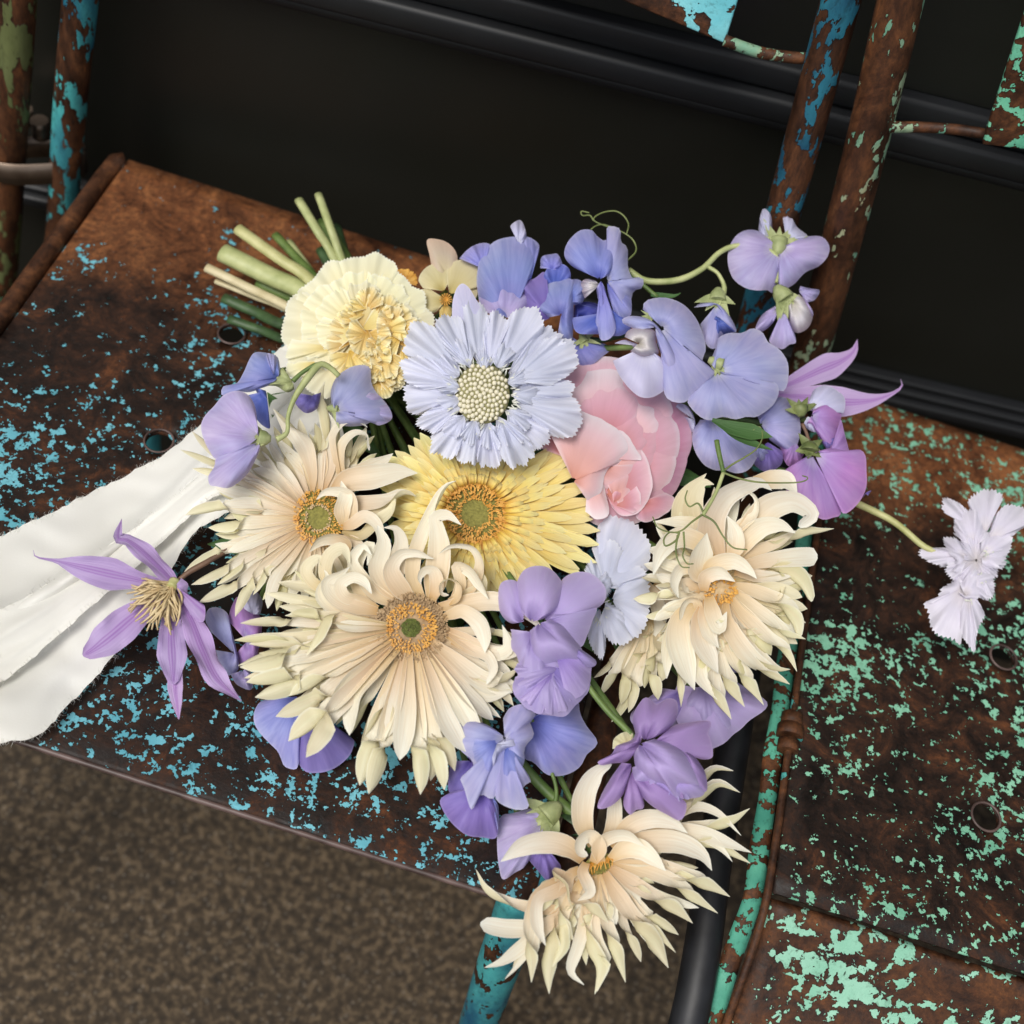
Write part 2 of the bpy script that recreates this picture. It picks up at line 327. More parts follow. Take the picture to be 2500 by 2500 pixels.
# back uprights
def upright(px, mat, par, org, r=.0108, Y=(.655, .64, .628, .62), name='back_upright'):
    pts = [on_y(*m(*p), y) for p, y in zip(px, Y)]
    dirv = (pts[0] - pts[1]) / np.linalg.norm(pts[0] - pts[1]); pts = [pts[0] + dirv * .16] + pts
    return tube(name, pts, r, mat, par, org, n=40)
YU = (.630, .620, .612, .606)
u1 = upright([(152, -5), (132, 200), (118, 400), (112, 470)], M_TUBE_T, ch1, o1, Y=(.615, .610, .606, .603))
u2 = upright([(1588, -5), (1505, 300), (1425, 600), (1405, 680)], M_TUBE_B, ch1, o1, Y=YU)
def slat_pts(pl, Y):
    return [on_y(*m(*p), Y) for p in pl]
def slat(name, quad, Y, mat, par, org, th=.004):
    """curved back slat from its bottom corner points outwards: quad = bottom-left, bottom-right, top-right, top-left in world"""
    bl, br, tr, tl = [np.array(q) for q in quad]; V = []; nu, nv = 14, 22
    for i in range(nu):
        for j in range(nv):
            a, b = i / (nu - 1), j / (nv - 1)
            p = (bl * (1 - b) + br * b) * (1 - a) + (tl * (1 - b) + tr * b) * a
            p = p + np.array([0, .012 * math.sin(math.pi * b) + .003 * math.cos(a * 3.1), 0])
            V.append(p - np.array(org))
    me = grid_mesh(name, V, nu, nv); o = link(name, me, mat, par)
    s_ = o.modifiers.new('thickness', 'SOLIDIFY'); s_.thickness = th; s_.offset = 0
    bv = o.modifiers.new('bevel', 'BEVEL'); bv.width = .001; bv.segments = 2
    return o
br = on_y(*m(1366, 86), .632); bl = on_y(*m(1120, -2), .632); wdir = (br - bl)
blx = br + wdir / np.linalg.norm(wdir) * -.36; tr_ = on_y(*m(1395, -8), .640); up_ = (tr_ - br)
slat('back_slat', (blx, br, br + up_ * 3.6, blx + up_ * 3.6), .632, M_SLAT_T, ch1, o1)
r1 = [on_y(*m(*p), .628) for p in ((1366, 76), (1430, 98), (1490, 108), (1520, 110))]
tube('slat_rod', r1, .0032, M_TUBE_R, ch1, o1, seg=10, n=20)
# right chair ------------------------------------------------
o2 = (.39, .43, 0)
ch2 = empty('folding_chair', o2, 'rusty folding chair with flaking mint green paint, beside the bouquet on the right', 'chair', 'rusty metal folding chairs in a row')
hr_ = [hole_at(1893, 1240), hole_at(1860, 1541), (.40, .40, .0078)]
fr2 = [(.247, .4492), (.241, .4455), (.233, .438), (.222, .4285), (.208, .419), (.19, .409), (.172, .400), (.158, .391), (.15, .382), (.148, .372)]
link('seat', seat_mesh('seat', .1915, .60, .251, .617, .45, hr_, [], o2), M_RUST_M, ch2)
# front roll of the seat: its own pressed piece
prof = [(.2505, .4485)] + fr2; xs = np.linspace(.1905, .601, 40); V = []
for (y, z) in smooth_curve([(a, b, 0) for a, b in prof], 36)[:, :2]:
    for x in xs: V.append((x - o2[0], y - o2[1] - .0006 + .0007 * math.sin(x * 60), z - .0022))
me = grid_mesh('front_roll', V, 36, 40); me.flip_normals(); fo = link('front_roll', me, M_RUST_MF, ch2); s_ = fo.modifiers.new('thickness', 'SOLIDIFY'); s_.thickness = .0016; s_.offset = -1
for h in hr_[:2]:
    th = np.linspace(0, 2 * math.pi, 29); c_ = [(h[0] + (h[2] + .0006) * math.cos(t) - o2[0], h[1] + (h[2] + .0006) * math.sin(t) - o2[1], .4502) for t in th]
    link('hole_rim', tube_mesh('hole_rim', c_, .0008, 6, 40, cap=False), M_EDGE, ch2)
fp_ = smooth_curve([(.61, .4455, 0), (.45, .4455, 0), (.3, .4455, 0), (.252, .4445, 0), (.236, .4365, 0), (.218, .4215, 0), (.19, .4045, 0), (.165, .391, 0), (.145, .375, 0)], 60)[:, :2]; V = []
for i_, (y_, z_) in enumerate(fp_):
    for x_, dz_ in ((.1795, -.006), (.1775 + .0006 * math.sin(i_ * .9), -.0012), (.1788, 0), (.183, .0002), (.1862, -.0006)): V.append((x_ - o2[0], y_ - o2[1], z_ + dz_))
so = link('side_flange', grid_mesh('side_flange', V, 60, 5), M_MINT, ch2); s_ = so.modifiers.new('thickness', 'SOLIDIFY'); s_.thickness = .0012
tube('side_rail', [(.187, .14, .37), (.1872, .19, .409), (.1875, .235, .444), (.1878, .27, .4495), (.188, .33, .4505), (.188, .6, .4505)], .0022, M_BARE, ch2, o2, seg=8, n=40)
tube('frame_tube', [(.166, .12, .30), (.168, .15, .372), (.168, .18, .405), (.166, .22, .420), (.164, .28, .422), (.164, .40, .422), (.164, .61, .422)], .0098, M_DARK, ch2, o2, n=60)
hg = on_z(*m(1502, 1385), .452)
for dy, r in ((-.008, .006), (.001, .0075), (.009, .006)):
    tube('hinge_knuckle', [hg + np.array([-.003, dy - .0035, -.002]), hg + np.array([-.003, dy + .0035, -.002])], r, M_BARE, ch2, o2, n=3)
tube('leg', [(.166, .12, .30), (.166, .10, .0)], .0112, M_DARK, ch2, o2, n=12)
tube('leg', [(.605, .14, .42), (.61, .10, .0)], .0112, M_DARK, ch2, o2, n=12)
tube('leg', [(.166, .60, .43), (.162, .63, .0)], .0112, M_BARE, ch2, o2, n=12)
u3 = upright([(1700, -5), (1628, 300), (1548, 600), (1515, 720)], M_TUBE_R, ch2, o2, r=.0122, Y=YU)
bl2 = on_y(*m(1852, 276), .622); tl2 = on_y(*m(1940, -5), .632); rt = on_y(*m(1932, 290), .622) - bl2; rt = rt / np.linalg.norm(rt)
upv = tl2 - bl2
slat('back_slat', (bl2, bl2 + rt * .36, bl2 + rt * .36 + upv * 1.4, tl2 + upv * .4), .622, M_SLAT_M, ch2, o2)
r2 = [on_y(*m(*p), .619) for p in ((1628, 222), (1670, 238), (1740, 240), (1800, 244), (1856, 252))]
tube('slat_rod', r2, [.0055, .0034, .003, .003, .003], M_TUBE_R, ch2, o2, seg=10, n=24)
# third chair, only its upright at the left border
o3 = (-.42, .6, 0)
ch3 = empty('folding_chair', o3, 'olive green rusty chair upright at the left border, strapped to its neighbour', 'chair', 'rusty metal folding chairs in a row')
upright([(34, -5), (22, 200), (10, 420), (2, 540)], M_TUBE_O, ch3, o3, r=.0115, Y=(.612, .602, .595, .59))
tube('leg', [on_y(*m(2, 540), .59), on_y(*m(2, 540), .59) + np.array([-.02, .015, -.38])], .0115, M_TUBE_G, ch3, o3, n=12)
# the metal strap that ties the two uprights together
a = on_y(*m(20, 305), .598); b = on_y(*m(126, 300), .616)
cc = (a + b) / 2; st = empty('strap', cc, 'dull steel strap tying two chair uprights together at the left', 'strap')
ex = (b - a); L = np.linalg.norm(ex); ex /= L; ey = np.cross([0, 0, 1], ex)
V = []; nn = 48
for dz in (-.009, .009):
    for rr in (0,):
        for i in range(nn + 1):
            t = 2 * math.pi * i / nn; V.append(ex * (L / 2 + .0135) * math.copysign(abs(math.cos(t)) ** .75, math.cos(t)) + ey * .015 * math.copysign(abs(math.sin(t)) ** .75, math.sin(t)) + np.array([0, 0, dz]))
me = grid_mesh('band', V, 2, nn + 1); bo = link('band', me, M_STEEL, st); s_ = bo.modifiers.new('thickness', 'SOLIDIFY'); s_.thickness = .0014
bc = on_y(*m(76, 240), .62) - cc
link('bolt', tube_mesh('bolt', [bc + np.array([-.0, 0, -.008]), bc + np.array([0, 0, .006])], .0062, 14, 4), M_STEEL, st)
link('clamp_plate', tube_mesh('clamp_plate', [bc + np.array([-.014, .006, -.006]), bc + np.array([-.014, .006, .006])], .006, 8, 4), M_STEEL, st)
# ------------------------------------------------------------------ flowers: petals as curved blades and fans in a flower's own plane
DN = np.array([-.308, .951])
def ref_depth(x, y):
    t = (x - 1165) * DN[0] + (y - 1165) * DN[1]
    return .66 - .35 * t * .66 / F
class Flower:
    """a bloom; coordinates are taken in the plane of its face, z rises towards whoever looks at the face"""
    def __init__(s, name, label, cat, crop, cx, cy, e, group=None, tilt=(0, 0)):
        x0, y0, k = CROP[crop]; s.cx, s.cy = x0 + cx * k, y0 + cy * k; s.crop = crop; s.tilt = tilt
        s.D = ref_depth(s.cx, s.cy) - e * .001; s.s = s.D / F
        s.org = P3(s.cx, s.cy, s.D); s.e = e
        s.root = empty(name, s.org, label, cat, group)
    def src(s, crop, p):
        x0, y0, k = CROP[crop]
        return np.array([x0 + p[0] * k, y0 + p[1] * k, (p[2] if len(p) > 2 else 0) * k])
    def world(s, q):
        out = []
        for x, y, z in q:
            t = (x - s.cx) * DN[0] + (y - s.cy) * DN[1]
            zz = z + .35 * t + s.tilt[0] * (x - s.cx) + s.tilt[1] * (y - s.cy)
            out.append(P3(x, y, s.D - zz * s.s) - s.org)
        return np.array(out)
    def blade(s, pts, wd, mat, twist=(0, 0, 1), cup=.18, crop=None, name='petal', n=18, m=5, roll=0, ridge=0, wavy=0, parent=None, z=0, prof=None):
        crop = crop or s.crop; k = CROP[crop][2]
        P = np.array([s.src(crop, p) for p in pts]); P[:, 2] += z * k
        P[:, 1] *= -1
        C = smooth_curve(P, n); T = np.gradient(C, axis=0); T /= np.linalg.norm(T, axis=1)[:, None] + 1e-9
        u = np.linspace(0, 1, n)
        wd = np.atleast_1d(wd).astype(float)
        if prof is None: W = np.interp(u, np.linspace(0, 1, len(wd)), wd) * k * .5
        else: W = np.interp(u, [q[0] for q in prof], [q[1] for q in prof]) * wd[0] * k * .5
        W = np.convolve(np.pad(W, 1, mode='edge'), [.2, .6, .2], 'valid'); W[-1] = max(W[-1] * .3, .4)
        nr = np.array([0, 0, 1.0]); V = []
        if abs(T[0].dot(nr)) > .95: nr = np.array([0, 1.0, .3])
        ph = random.random() * 6
        for i in range(n):
            nr = nr - T[i] * nr.dot(T[i]); nr /= np.linalg.norm(nr) + 1e-9
            b = np.cross(T[i], nr)
            a = roll
            if twist[0]:
                q = min(1, max(0, (u[i] - twist[1]) / max(1e-3, twist[2] - twist[1]))); a += twist[0] * math.pi * (q * q * (3 - 2 * q))
            bb = b * math.cos(a) + nr * math.sin(a); nn = nr * math.cos(a) - b * math.sin(a); cu = cup + (1.25 * math.sin(a - roll) ** 2 if twist[0] else 0)
            for j in range(m):
                v = 2 * j / (m - 1) - 1
                V.append(C[i] + bb * W[i] * v * (1 - .12 * abs(v)) + nn * W[i] * (cu * (v * v - .4) + ridge * (math.cos(v * 9.4) * .5)
                         + (wavy * math.sin(u[i] * 17 + ph + 2 * v) * v * v if wavy else 0)))
        V = np.array(V); V[:, 1] *= -1
        me = grid_mesh(name, s.world(V), n, m)
        return link(name, me, mat, parent or s.root)
    def fan(s, base, outl, mat, bulge=20, ruffle=6, freq=3, curl=0, crop=None, name='petal', nu=12, nv=30, teeth=0, nteeth=24, z=0, rimz=0, cup=0, crease=0, parent=None, back=False, jag=0, wob=5, zs=1.0, dome=0):
        crop = crop or s.crop; k = CROP[crop][2]
        B = s.src(crop, base); O = np.array([s.src(crop, p) for p in outl]); B[2] += z * k; O[:, 2] += (z + rimz) * k
        C = smooth_curve(O, nv); r = np.random.default_rng(int(abs(base[0] * 7 + base[1] * 13 + outl[0][0])) % 99991)
        ph, ph2 = r.random() * 6, r.random() * 6; V = []
        area = sum((C[j][0] - B[0]) * (C[j + 1][1] - B[1]) - (C[j + 1][0] - B[0]) * (C[j][1] - B[1]) for j in range(nv - 1))
        if (area > 0) != back: C = C[::-1]
        tt = np.zeros(nv)
        if teeth: tt = (np.arange(nv) % 2) * -teeth * (.5 + r.random(nv)) * k / 1.0
        jit = np.convolve(r.normal(0, 1, nv), [.25, .5, .25], 'same') * jag * k
        for i in range(nu):
            u = .04 + .96 * (i / (nu - 1)) ** .9
            for j in range(nv):
                v = j / (nv - 1); d = C[j] - B; q = B + d * u
                L = math.hypot(d[0], d[1]) + 1e-6
                w_ = u ** 6
                q[:2] += d[:2] / L * (tt[j] + jit[j]) * w_
                q[2] += k * (zs * bulge * math.sin(math.pi * u ** .85) + zs * ruffle * u ** 2.2 * (math.sin(freq * 6.283 * v + ph) + .45 * math.sin(freq * 2.3 * 6.283 * v + ph2))
                             + zs * wob * (math.sin(q[0] * .045 + ph) * math.cos(q[1] * .04 + ph2)) * u + curl * max(0, u - .72) ** 2 * 12
                             + zs * dome * (1 - (2 * v - 1) ** 2) * math.sin(math.pi * min(1, u * .92))
                             + cup * (2 * v - 1) ** 2 * u + crease * -math.exp(-((v - .5) / .08) ** 2) * u)
                V.append(q)
        me = grid_mesh(name, s.world(np.array(V)), nu, nv)
        return link(name, me, mat, parent or s.root)
    def tube(s, pts, rad, mat, crop=None, name='stem', seg=7, n=None, parent=None, z=0):
        crop = crop or s.crop; k = CROP[crop][2]
        Q = np.array([s.src(crop, p) for p in pts]); Q[:, 2] += z * k
        Q = smooth_curve(Q, n or max(6, len(pts) * 5))
        W = s.world(Q)
        me = tube_mesh(name, W, np.atleast_1d(rad).astype(float) * k * s.s, seg, len(W))
        return link(name, me, mat, parent or s.root)
    def calyx(s, x, y, ang, L, mat=None, n=5, crop=None, z=8, spread=1.0, w_=None):
        """green cup with pointed sepals opening towards ang (degrees, clockwise from right)"""
        mat = mat or M_CALYX; a = math.radians(ang); c, sn = math.cos(a), math.sin(a); w_ = w_ or L * .3
        cup_ = s.tube([(x - c * L * .35, y - sn * L * .35, z), (x - c * L * .1, y - sn * L * .1, z + 2), (x + c * L * .25, y + sn * L * .25, z)], [w_ * .35, w_ * .85, w_ * .95], mat, crop, 'calyx', 9, 8)
        for i in range(n):
            da = (i - (n - 1) / 2) / max(1, n - 1) * 2.0 * spread; c2, s2 = math.cos(a + da), math.sin(a + da); Ls = L * (.95 + .25 * math.sin(i * 2.1))
            s.blade([(x + c * L * .05, y + sn * L * .05, z + 6), (x + c2 * Ls * .5, y + s2 * Ls * .5, z + 12), (x + c2 * Ls, y + s2 * Ls, z + 4 + 14 * math.sin(i * 1.7))], [w_ * 1.2, w_ * .9, 2], mat, crop=crop, name='sepal', n=7, m=3, cup=.4, parent=cup_)
        return cup_

# petals ---------------------------------------------------------------
M_CREAM = petal_mat('cream_gerbera', [(0, 'c99a5c'), (.12, 'dcba8c'), (.35, 'efd8b6'), (.6, 'f6e9d2'), (.85, 'f6ecd8'), (1, 'f8f2e2')], [(0, 'bca768'), (.4, 'd2c594'), (.75, 'dad4a8'), (1, 'e6dfba')], vein=.3, veinc='d2b488', vscale=13, transl=.3, rim='f6f1e4', bump=.35, rough=.45)
M_CREAMG = petal_mat('cream_gerbera_outer', [(0, 'c09c62'), (.35, 'dcc8a0'), (.7, 'eadfbc'), (1, 'ece4c2')], [(0, 'b5a868'), (.5, 'd0c892'), (1, 'dcd6a8')], vein=.3, veinc='c8b684', vscale=13, transl=.3, rim='ece9d2', bump=.35, rough=.45)
M_YEL = petal_mat('yellow_gerbera', [(0, 'cf9020'), (.3, 'ecbc48'), (.65, 'f6d876'), (1, 'faeaa6')], [(0, 'b98f3a'), (1, 'd8bd72')], vein=.22, veinc='c79a45', vscale=10, transl=.25, rim='f0e2aa', bump=.4)
M_CARN = petal_mat('cream_carnation', [(0, 'd0aa50'), (.35, 'ead78e'), (.7, 'f2e8b8'), (1, 'f4eeca')], vein=.06, veinc='dccd96', vscale=12, transl=.28, rim='f7f4e4')
M_CARNI = petal_mat('carnation_heart', [(0, 'b98424'), (.35, 'd8b25c'), (.75, 'ecd388'), (1, 'f5e8b8')], vein=.1, vscale=20, transl=.22, rim='f4ecce')
M_SCAB = petal_mat('pale_blue_scabiosa', [(0, 'c4c6d4'), (.3, 'c6cae2'), (.7, 'd2d5ea'), (1, 'dfe1f0')], vein=.28, veinc='aab3d8', vscale=34, transl=.26, rim='ecedf8', bump=.28)
M_SCABP = petal_mat('blush_scabiosa', [(0, 'cdc4c4'), (.4, 'cfc9dc'), (1, 'ddd8e6')], vein=.22, veinc='bcb4cc', vscale=46, transl=.22, rim='ebe8f2', bump=.5)
M_LAV = petal_mat('lavender_pea', [(0, 'd4d6e2'), (.18, '9a9fd8'), (.55, 'a6abde'), (.9, 'bcbde6'), (1, 'cccdec')], vein=.42, veinc='7c80c8', vscale=40, transl=.34, blot=('b4a0d2', .35), rim='cfcdea', bump=.4)
M_LIL = petal_mat('lilac_pea', [(0, 'dcd6e6'), (.25, 'b09ed4'), (.7, 'bcaeda'), (1, 'cabde2')], vein=.4, veinc='8d70b8', vscale=34, transl=.28, blot=('9c9cd6', .6), rim='cfc4e4', bump=.4)
M_BLU = petal_mat('violet_blue_pea', [(0, '5666c0'), (.35, '7480d0'), (.75, '9099da'), (1, 'adb2e2')], vein=.42, veinc='5560b4', vscale=34, transl=.28, blot=('8b7cc4', .45), rim='bab8e4', bump=.4)
M_DEEP = petal_mat('deep_blue_pea', [(0, '2a3f94'), (.5, '414fae'), (1, '6c72c4')], vein=.35, veinc='2f3c8c', vscale=30, transl=.2, blot=('5058b2', .5), rim='8f92d2')
M_VIO = petal_mat('violet_pea', [(0, '4b4196'), (.5, '6a5eae'), (1, '8577bf')], vein=.3, veinc='4c3d92', vscale=30, transl=.25, blot=('7c62ae', .5), rim='a698d2')
M_PALE = petal_mat('pale_lilac_pea', [(0, 'd2d4e2'), (.4, 'babbdc'), (1, 'c6c3e2')], vein=.25, veinc='9fa0cf', vscale=34, transl=.28, rim='dddcf0')
M_MAG = petal_mat('magenta_pea', [(0, 'c3bfdc'), (.2, 'a07fc4'), (.55, 'ad76be'), (1, 'c07fc4')], vein=.35, veinc='8c4fae', vscale=30, transl=.28, blot=('a68acb', .55), rim='d8a4d8')
M_KEEL = petal_mat('cream_keel', [(0, 'cfcbb8'), (.6, 'cdc8d0'), (1, 'b3a0a8')], vein=.3, veinc='a58fa2', vscale=20, transl=.2)
M_PEO = petal_mat('pink_peony', [(0, 'b86454'), (.45, 'cc8089'), (.72, 'dfa4b6'), (.92, 'ecbecb'), (1, 'f6dce4')], vein=.16, veinc='c2838f', vscale=30, transl=.3, rim='ecd2da', bump=.3)
M_PEOL = petal_mat('blush_peony', [(0, 'cf8672'), (.4, 'dfa5a2'), (.72, 'ecc2ca'), (1, 'f8e6ec')], vein=.12, veinc='d29ba8', vscale=30, transl=.3, rim='efdce2', bump=.3)
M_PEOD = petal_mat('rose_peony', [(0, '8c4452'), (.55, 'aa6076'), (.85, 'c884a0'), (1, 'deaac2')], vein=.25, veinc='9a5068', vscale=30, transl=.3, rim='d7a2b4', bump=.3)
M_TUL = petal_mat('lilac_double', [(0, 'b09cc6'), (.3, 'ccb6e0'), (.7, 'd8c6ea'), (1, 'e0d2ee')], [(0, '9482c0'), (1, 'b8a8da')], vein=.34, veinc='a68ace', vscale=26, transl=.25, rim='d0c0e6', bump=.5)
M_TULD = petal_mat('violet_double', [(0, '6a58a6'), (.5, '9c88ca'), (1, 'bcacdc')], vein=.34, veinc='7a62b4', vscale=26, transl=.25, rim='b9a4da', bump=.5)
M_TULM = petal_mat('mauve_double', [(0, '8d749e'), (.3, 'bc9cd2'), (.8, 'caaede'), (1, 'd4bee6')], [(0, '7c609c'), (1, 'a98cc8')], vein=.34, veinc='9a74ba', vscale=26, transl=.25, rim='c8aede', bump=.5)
M_CLEM = petal_mat('mauve_clematis', [(0, 'a382ba'), (.4, 'ab8dc4'), (.8, 'b59bce'), (1, 'ac88c2')], vein=.3, veinc='7d59a6', vscale=18, transl=.25, mid='7c459c', bump=.6, rim='bfa6d6')
M_CLEMB = petal_mat('pale_clematis_back', [(0, 'b08cc4'), (.5, 'b99dce'), (1, 'b58fc6')], vein=.25, veinc='9168b2', vscale=18, transl=.25, mid='8446a2', bump=.6, rim='c9b4dc')
M_FREE = petal_mat('straw_freesia', [(0, 'b39a4c'), (.4, 'd0bf86'), (1, 'd9cca0')], vein=.25, veinc='bda565', vscale=24, transl=.3, rim='e4dab4')
M_FREEP = petal_mat('peach_freesia', [(0, 'd0c08a'), (.6, 'cdb9a0'), (1, 'd5b59a')], vein=.2, veinc='b59f7f', vscale=24, transl=.3)
M_CALYX = simple_mat('calyx_green', '8b9663', 'b4bb86', 160, .55, .3, .15)
M_CALYXD = simple_mat('calyx_dark_green', '4d5a2c', '87905a', 160, .55, .3, .1)
M_STEMP = simple_mat('pale_green_stem', '96a066', 'bcc08a', 90, .5, .3, .05)
M_STEMY = simple_mat('yellow_green_stem', 'a5a668', 'c9c58e', 90, .5, .3, .05)
M_STEMC = simple_mat('cream_stem', 'bcae84', 'd8cca6', 90, .5, .3, .05)
M_STEMG = simple_mat('green_stem', '3f5a26', '6f8546', 90, .5, .3, .05)
M_STEMD = simple_mat('dark_green_stem', '22351c', '46603a', 90, .5, .35, .05)
M_STEMR = simple_mat('reddish_stem', '5c4436', '7c5f4a', 90, .5, .3)
M_LEAF = petal_mat('green_leaf', [(0, '2c4a22'), (1, '3b5c2c')], [(0, '4a6a38'), (1, '5c7a44')], vein=.3, veinc='234019', vscale=14, transl=.12, bump=.6, rough=.4, rim='50703c')
M_EYE = simple_mat('gerbera_eye_green', '6a662a', '918b42', 700, .75, .8)
M_EYED = simple_mat('gerbera_eye_dark', '47501f', '6c7433', 700, .75, .8)
M_ORA = simple_mat('orange_florets', 'c8862a', 'eebb60', 300, .55, .3, .1)
M_TAN = simple_mat('tan_florets', 'b89a6c', 'd8bf96', 300, .6, .3, .1)
M_TAND = simple_mat('brown_tan_florets', '8f7350', 'c0a27a', 300, .6, .3, .1)
M_KNOB = simple_mat('scabiosa_buds', 'dcd4b4', 'f4eeda', 200, .6, .3, .1)
M_KNOBB = simple_mat('scabiosa_bud_bed', '77734c', '9a9668', 200, .8, .3)
M_FLUFF = simple_mat('scabiosa_fluff', 'cfd2c8', 'e6e6dc', 200, .6, .3, .2)
M_STAM = simple_mat('clematis_stamens', 'cdb283', 'e0cda2', 200, .5, .3, .15)
M_TEND = simple_mat('tendril_green', '55622f', '7c8650', 90, .5, .2)
def ribbon_mat():
    k = NT('frayed_silk'); uv = k.n('ShaderNodeUVMap'); tc = k.n('ShaderNodeTexCoord')
    n1 = k.n('ShaderNodeTexNoise', i_Scale=14.0, i_Detail=4.0); k.l(tc.outputs['Object'], n1.inputs['Vector'])
    wv = k.n('ShaderNodeTexNoise', i_Scale=900.0, i_Detail=1.0); k.l(tc.outputs['Object'], wv.inputs['Vector'])
    c_ = k.ramp(n1.outputs[0], [(.3, lin('efede4')), (.7, lin('f7f6f0'))]).outputs[0]
    k.l(c_, k.b.inputs['Base Color']); k.b.inputs['Roughness'].default_value = .5; k.b.inputs['Sheen Weight'].default_value = .15
    bp = k.n('ShaderNodeBump', i_Strength=.25, i_Distance=.0006)
    k.l(k.math('ADD', n1.outputs[0], k.math('MULTIPLY', wv.outputs[0], .3)), bp.inputs['Height']); k.l(bp.outputs[0], k.b.inputs['Normal'])
    tr = k.n('ShaderNodeBsdfTranslucent'); k.l(c_, tr.inputs[0]); ms = k.n('ShaderNodeMixShader'); ms.inputs[0].default_value = .25
    k.l(k.b.outputs[0], ms.inputs[1]); k.l(tr.outputs[0], ms.inputs[2]); k.l(ms.outputs[0], k.out.inputs[0]); return k.m
M_RIB = ribbon_mat()

# ------------------------------------------------------------------ gerberas
RAYP = [(0, .35), (.15, .52), (.4, .85), (.52, .95), (.67, .76), (.8, .88), (.91, .62), (1, .03)]
FLATP = [(0, .35), (.2, .6), (.5, .95), (.75, 1), (.9, .7), (1, .05)]
BLUNT = [(0, .35), (.2, .6), (.5, .95), (.8, 1), (.95, .8), (1, .4)]
def heart(f, rx, ry, rot, rings, eye, crop=None, z=0, dome=25):
    """flower centre: a green eye and rings of tiny florets; rings: (from, to, count, material, length)"""
    crop = crop or f.crop; k = CROP[crop][2]; c0 = np.array([f.cx, f.cy]); ca, sa = math.cos(math.radians(rot)), math.sin(math.radians(rot))
    def pt(r_, a, zz):
        x, y = rx * r_ * math.cos(a), ry * r_ * math.sin(a)
        return np.array([c0[0] + (x * ca - y * sa) * k, c0[1] + (x * sa + y * ca) * k, zz * k])
    nu, nv = 10, 30; V = []
    for i in range(nu):
        for j in range(nv):
            r_ = i / (nu - 1); a = 2 * math.pi * j / (nv - 1); V.append(pt(r_, a, z + dome * (1 - r_ * r_) * .5 - 6))
    e0 = link('flower_heart', grid_mesh('flower_heart', f.world(np.array(V)), nu, nv), eye, f.root)
    for r0, r1, cnt, mat, L in rings:
        VV = []; FF = []
        for q in range(cnt):
            r_ = r0 + (r1 - r0) * math.sqrt(random.random()); a = random.random() * 6.283
            b = pt(r_, a, z + dome * (1 - r_ * r_) * .5 - 4); out = np.array([pt(1, a, 0)[0] - c0[0], pt(1, a, 0)[1] - c0[1]]); out /= np.linalg.norm(out)
            l_ = L * (.6 + .8 * random.random()) * k; ja = (random.random() - .5) * 1.2; dx = np.array([out[0] * math.cos(ja) - out[1] * math.sin(ja), out[0] * math.sin(ja) + out[1] * math.cos(ja)])
            mid = b + np.array([dx[0] * l_ * .15, dx[1] * l_ * .15, l_ * .9]); tip = mid + np.array([dx[0] * l_ * .55, dx[1] * l_ * .55, l_ * .05]); w_ = (5.5 if L > 10 else 8) * k * (.7 + .6 * random.random()); s_ = np.array([-dx[1], dx[0], 0]) * w_
            i0 = len(VV); VV += [b - s_ * .5, b + s_ * .5, mid + s_ * .8 + [0, 0, w_ * .5], mid - s_ * .8 + [0, 0, w_ * .5], tip + s_ * .6, tip - s_ * .6, mid - np.array([dx[0] * w_ * .6, dx[1] * w_ * .6, 0])]
            FF += [(i0, i0 + 1, i0 + 2, i0 + 3), (i0 + 3, i0 + 2, i0 + 4, i0 + 5), (i0 + 1, i0, i0 + 6), (i0 + 3, i0 + 6, i0 + 2)]
        me = bpy.data.meshes.new('floret_ring'); me.from_pydata([tuple(v) for v in f.world(np.array(VV))], [], FF); me.update()
        tag(link('floret_ring', me, mat, e0), kind='stuff')
def gray(f, tx, ty, w_=60, tw=1, bend=0, crop=None, z=0, zt=0, base=None, r=.8, prof=None, mat=None, rim=None, t0=.60, t1=.74, cup=.3):
    """one strap petal of a gerbera from the heart to the tip (tx, ty)"""
    crop = crop or f.crop; x0, y0, k = CROP[crop]
    cx, cy = (f.cx - x0) / k, (f.cy - y0) / k; dx, dy = tx - cx, ty - cy; L = math.hypot(dx, dy); rr = (rim or 60) / k * r; zt += random.uniform(-14, 34); bend += random.uniform(-.05, .05)
    if base: bx, by = base
    else: bx, by = cx + dx / L * rr, cy + dy / L * rr
    px, py = -dy / L, dx / L; ex, ey = tx - bx, ty - by; j = random.uniform(-.03, .03) + bend
    pts = [(bx, by, z), (bx + ex * .3 + px * L * j * .5, by + ey * .3 + py * L * j * .5, z + 10 + zt * .3), (bx + ex * .6 + px * L * j, by + ey * .6 + py * L * j, z + 12 + zt * .7), (bx + ex * .85 + px * L * j * .5, by + ey * .85 + py * L * j * .5, z + 2 + zt), (tx, ty, z - 12 + zt)]
    f.blade(pts, w_, mat or M_CREAM, twist=(tw * random.uniform(.42, 1.0) * random.choice((1, 1, -1)) if tw else 0, t0 + random.uniform(-.05, .05), t1 + random.uniform(-.04, .04)), crop=crop, prof=prof or (RAYP if tw else FLATP), cup=cup, n=26, m=7, roll=random.uniform(-.6, .6), ridge=.05)
def fill(f, rad, n, w_, z, mat, tw=.9, jitter=.1, ell=(1, 1), a0=0, a1=360, rim=40):
    k = CROP[f.crop][2]; x0, y0 = CROP[f.crop][:2]; cx, cy = (f.cx - x0) / k, (f.cy - y0) / k
    for i in range(n):
        a = math.radians(a0 + (a1 - a0) * (i + random.uniform(-.3, .3)) / n); R_ = rad * (1 + random.uniform(-jitter, jitter))
        gray(f, cx + R_ * math.cos(a) * ell[0], cy + R_ * math.sin(a) * ell[1], w_ * random.uniform(.85, 1.1), tw if random.random() < .7 else 0, z=z + random.uniform(-8, 8), mat=mat, rim=rim, bend=random.uniform(-.05, .05))
GG = 'cream gerberas with curling petals'
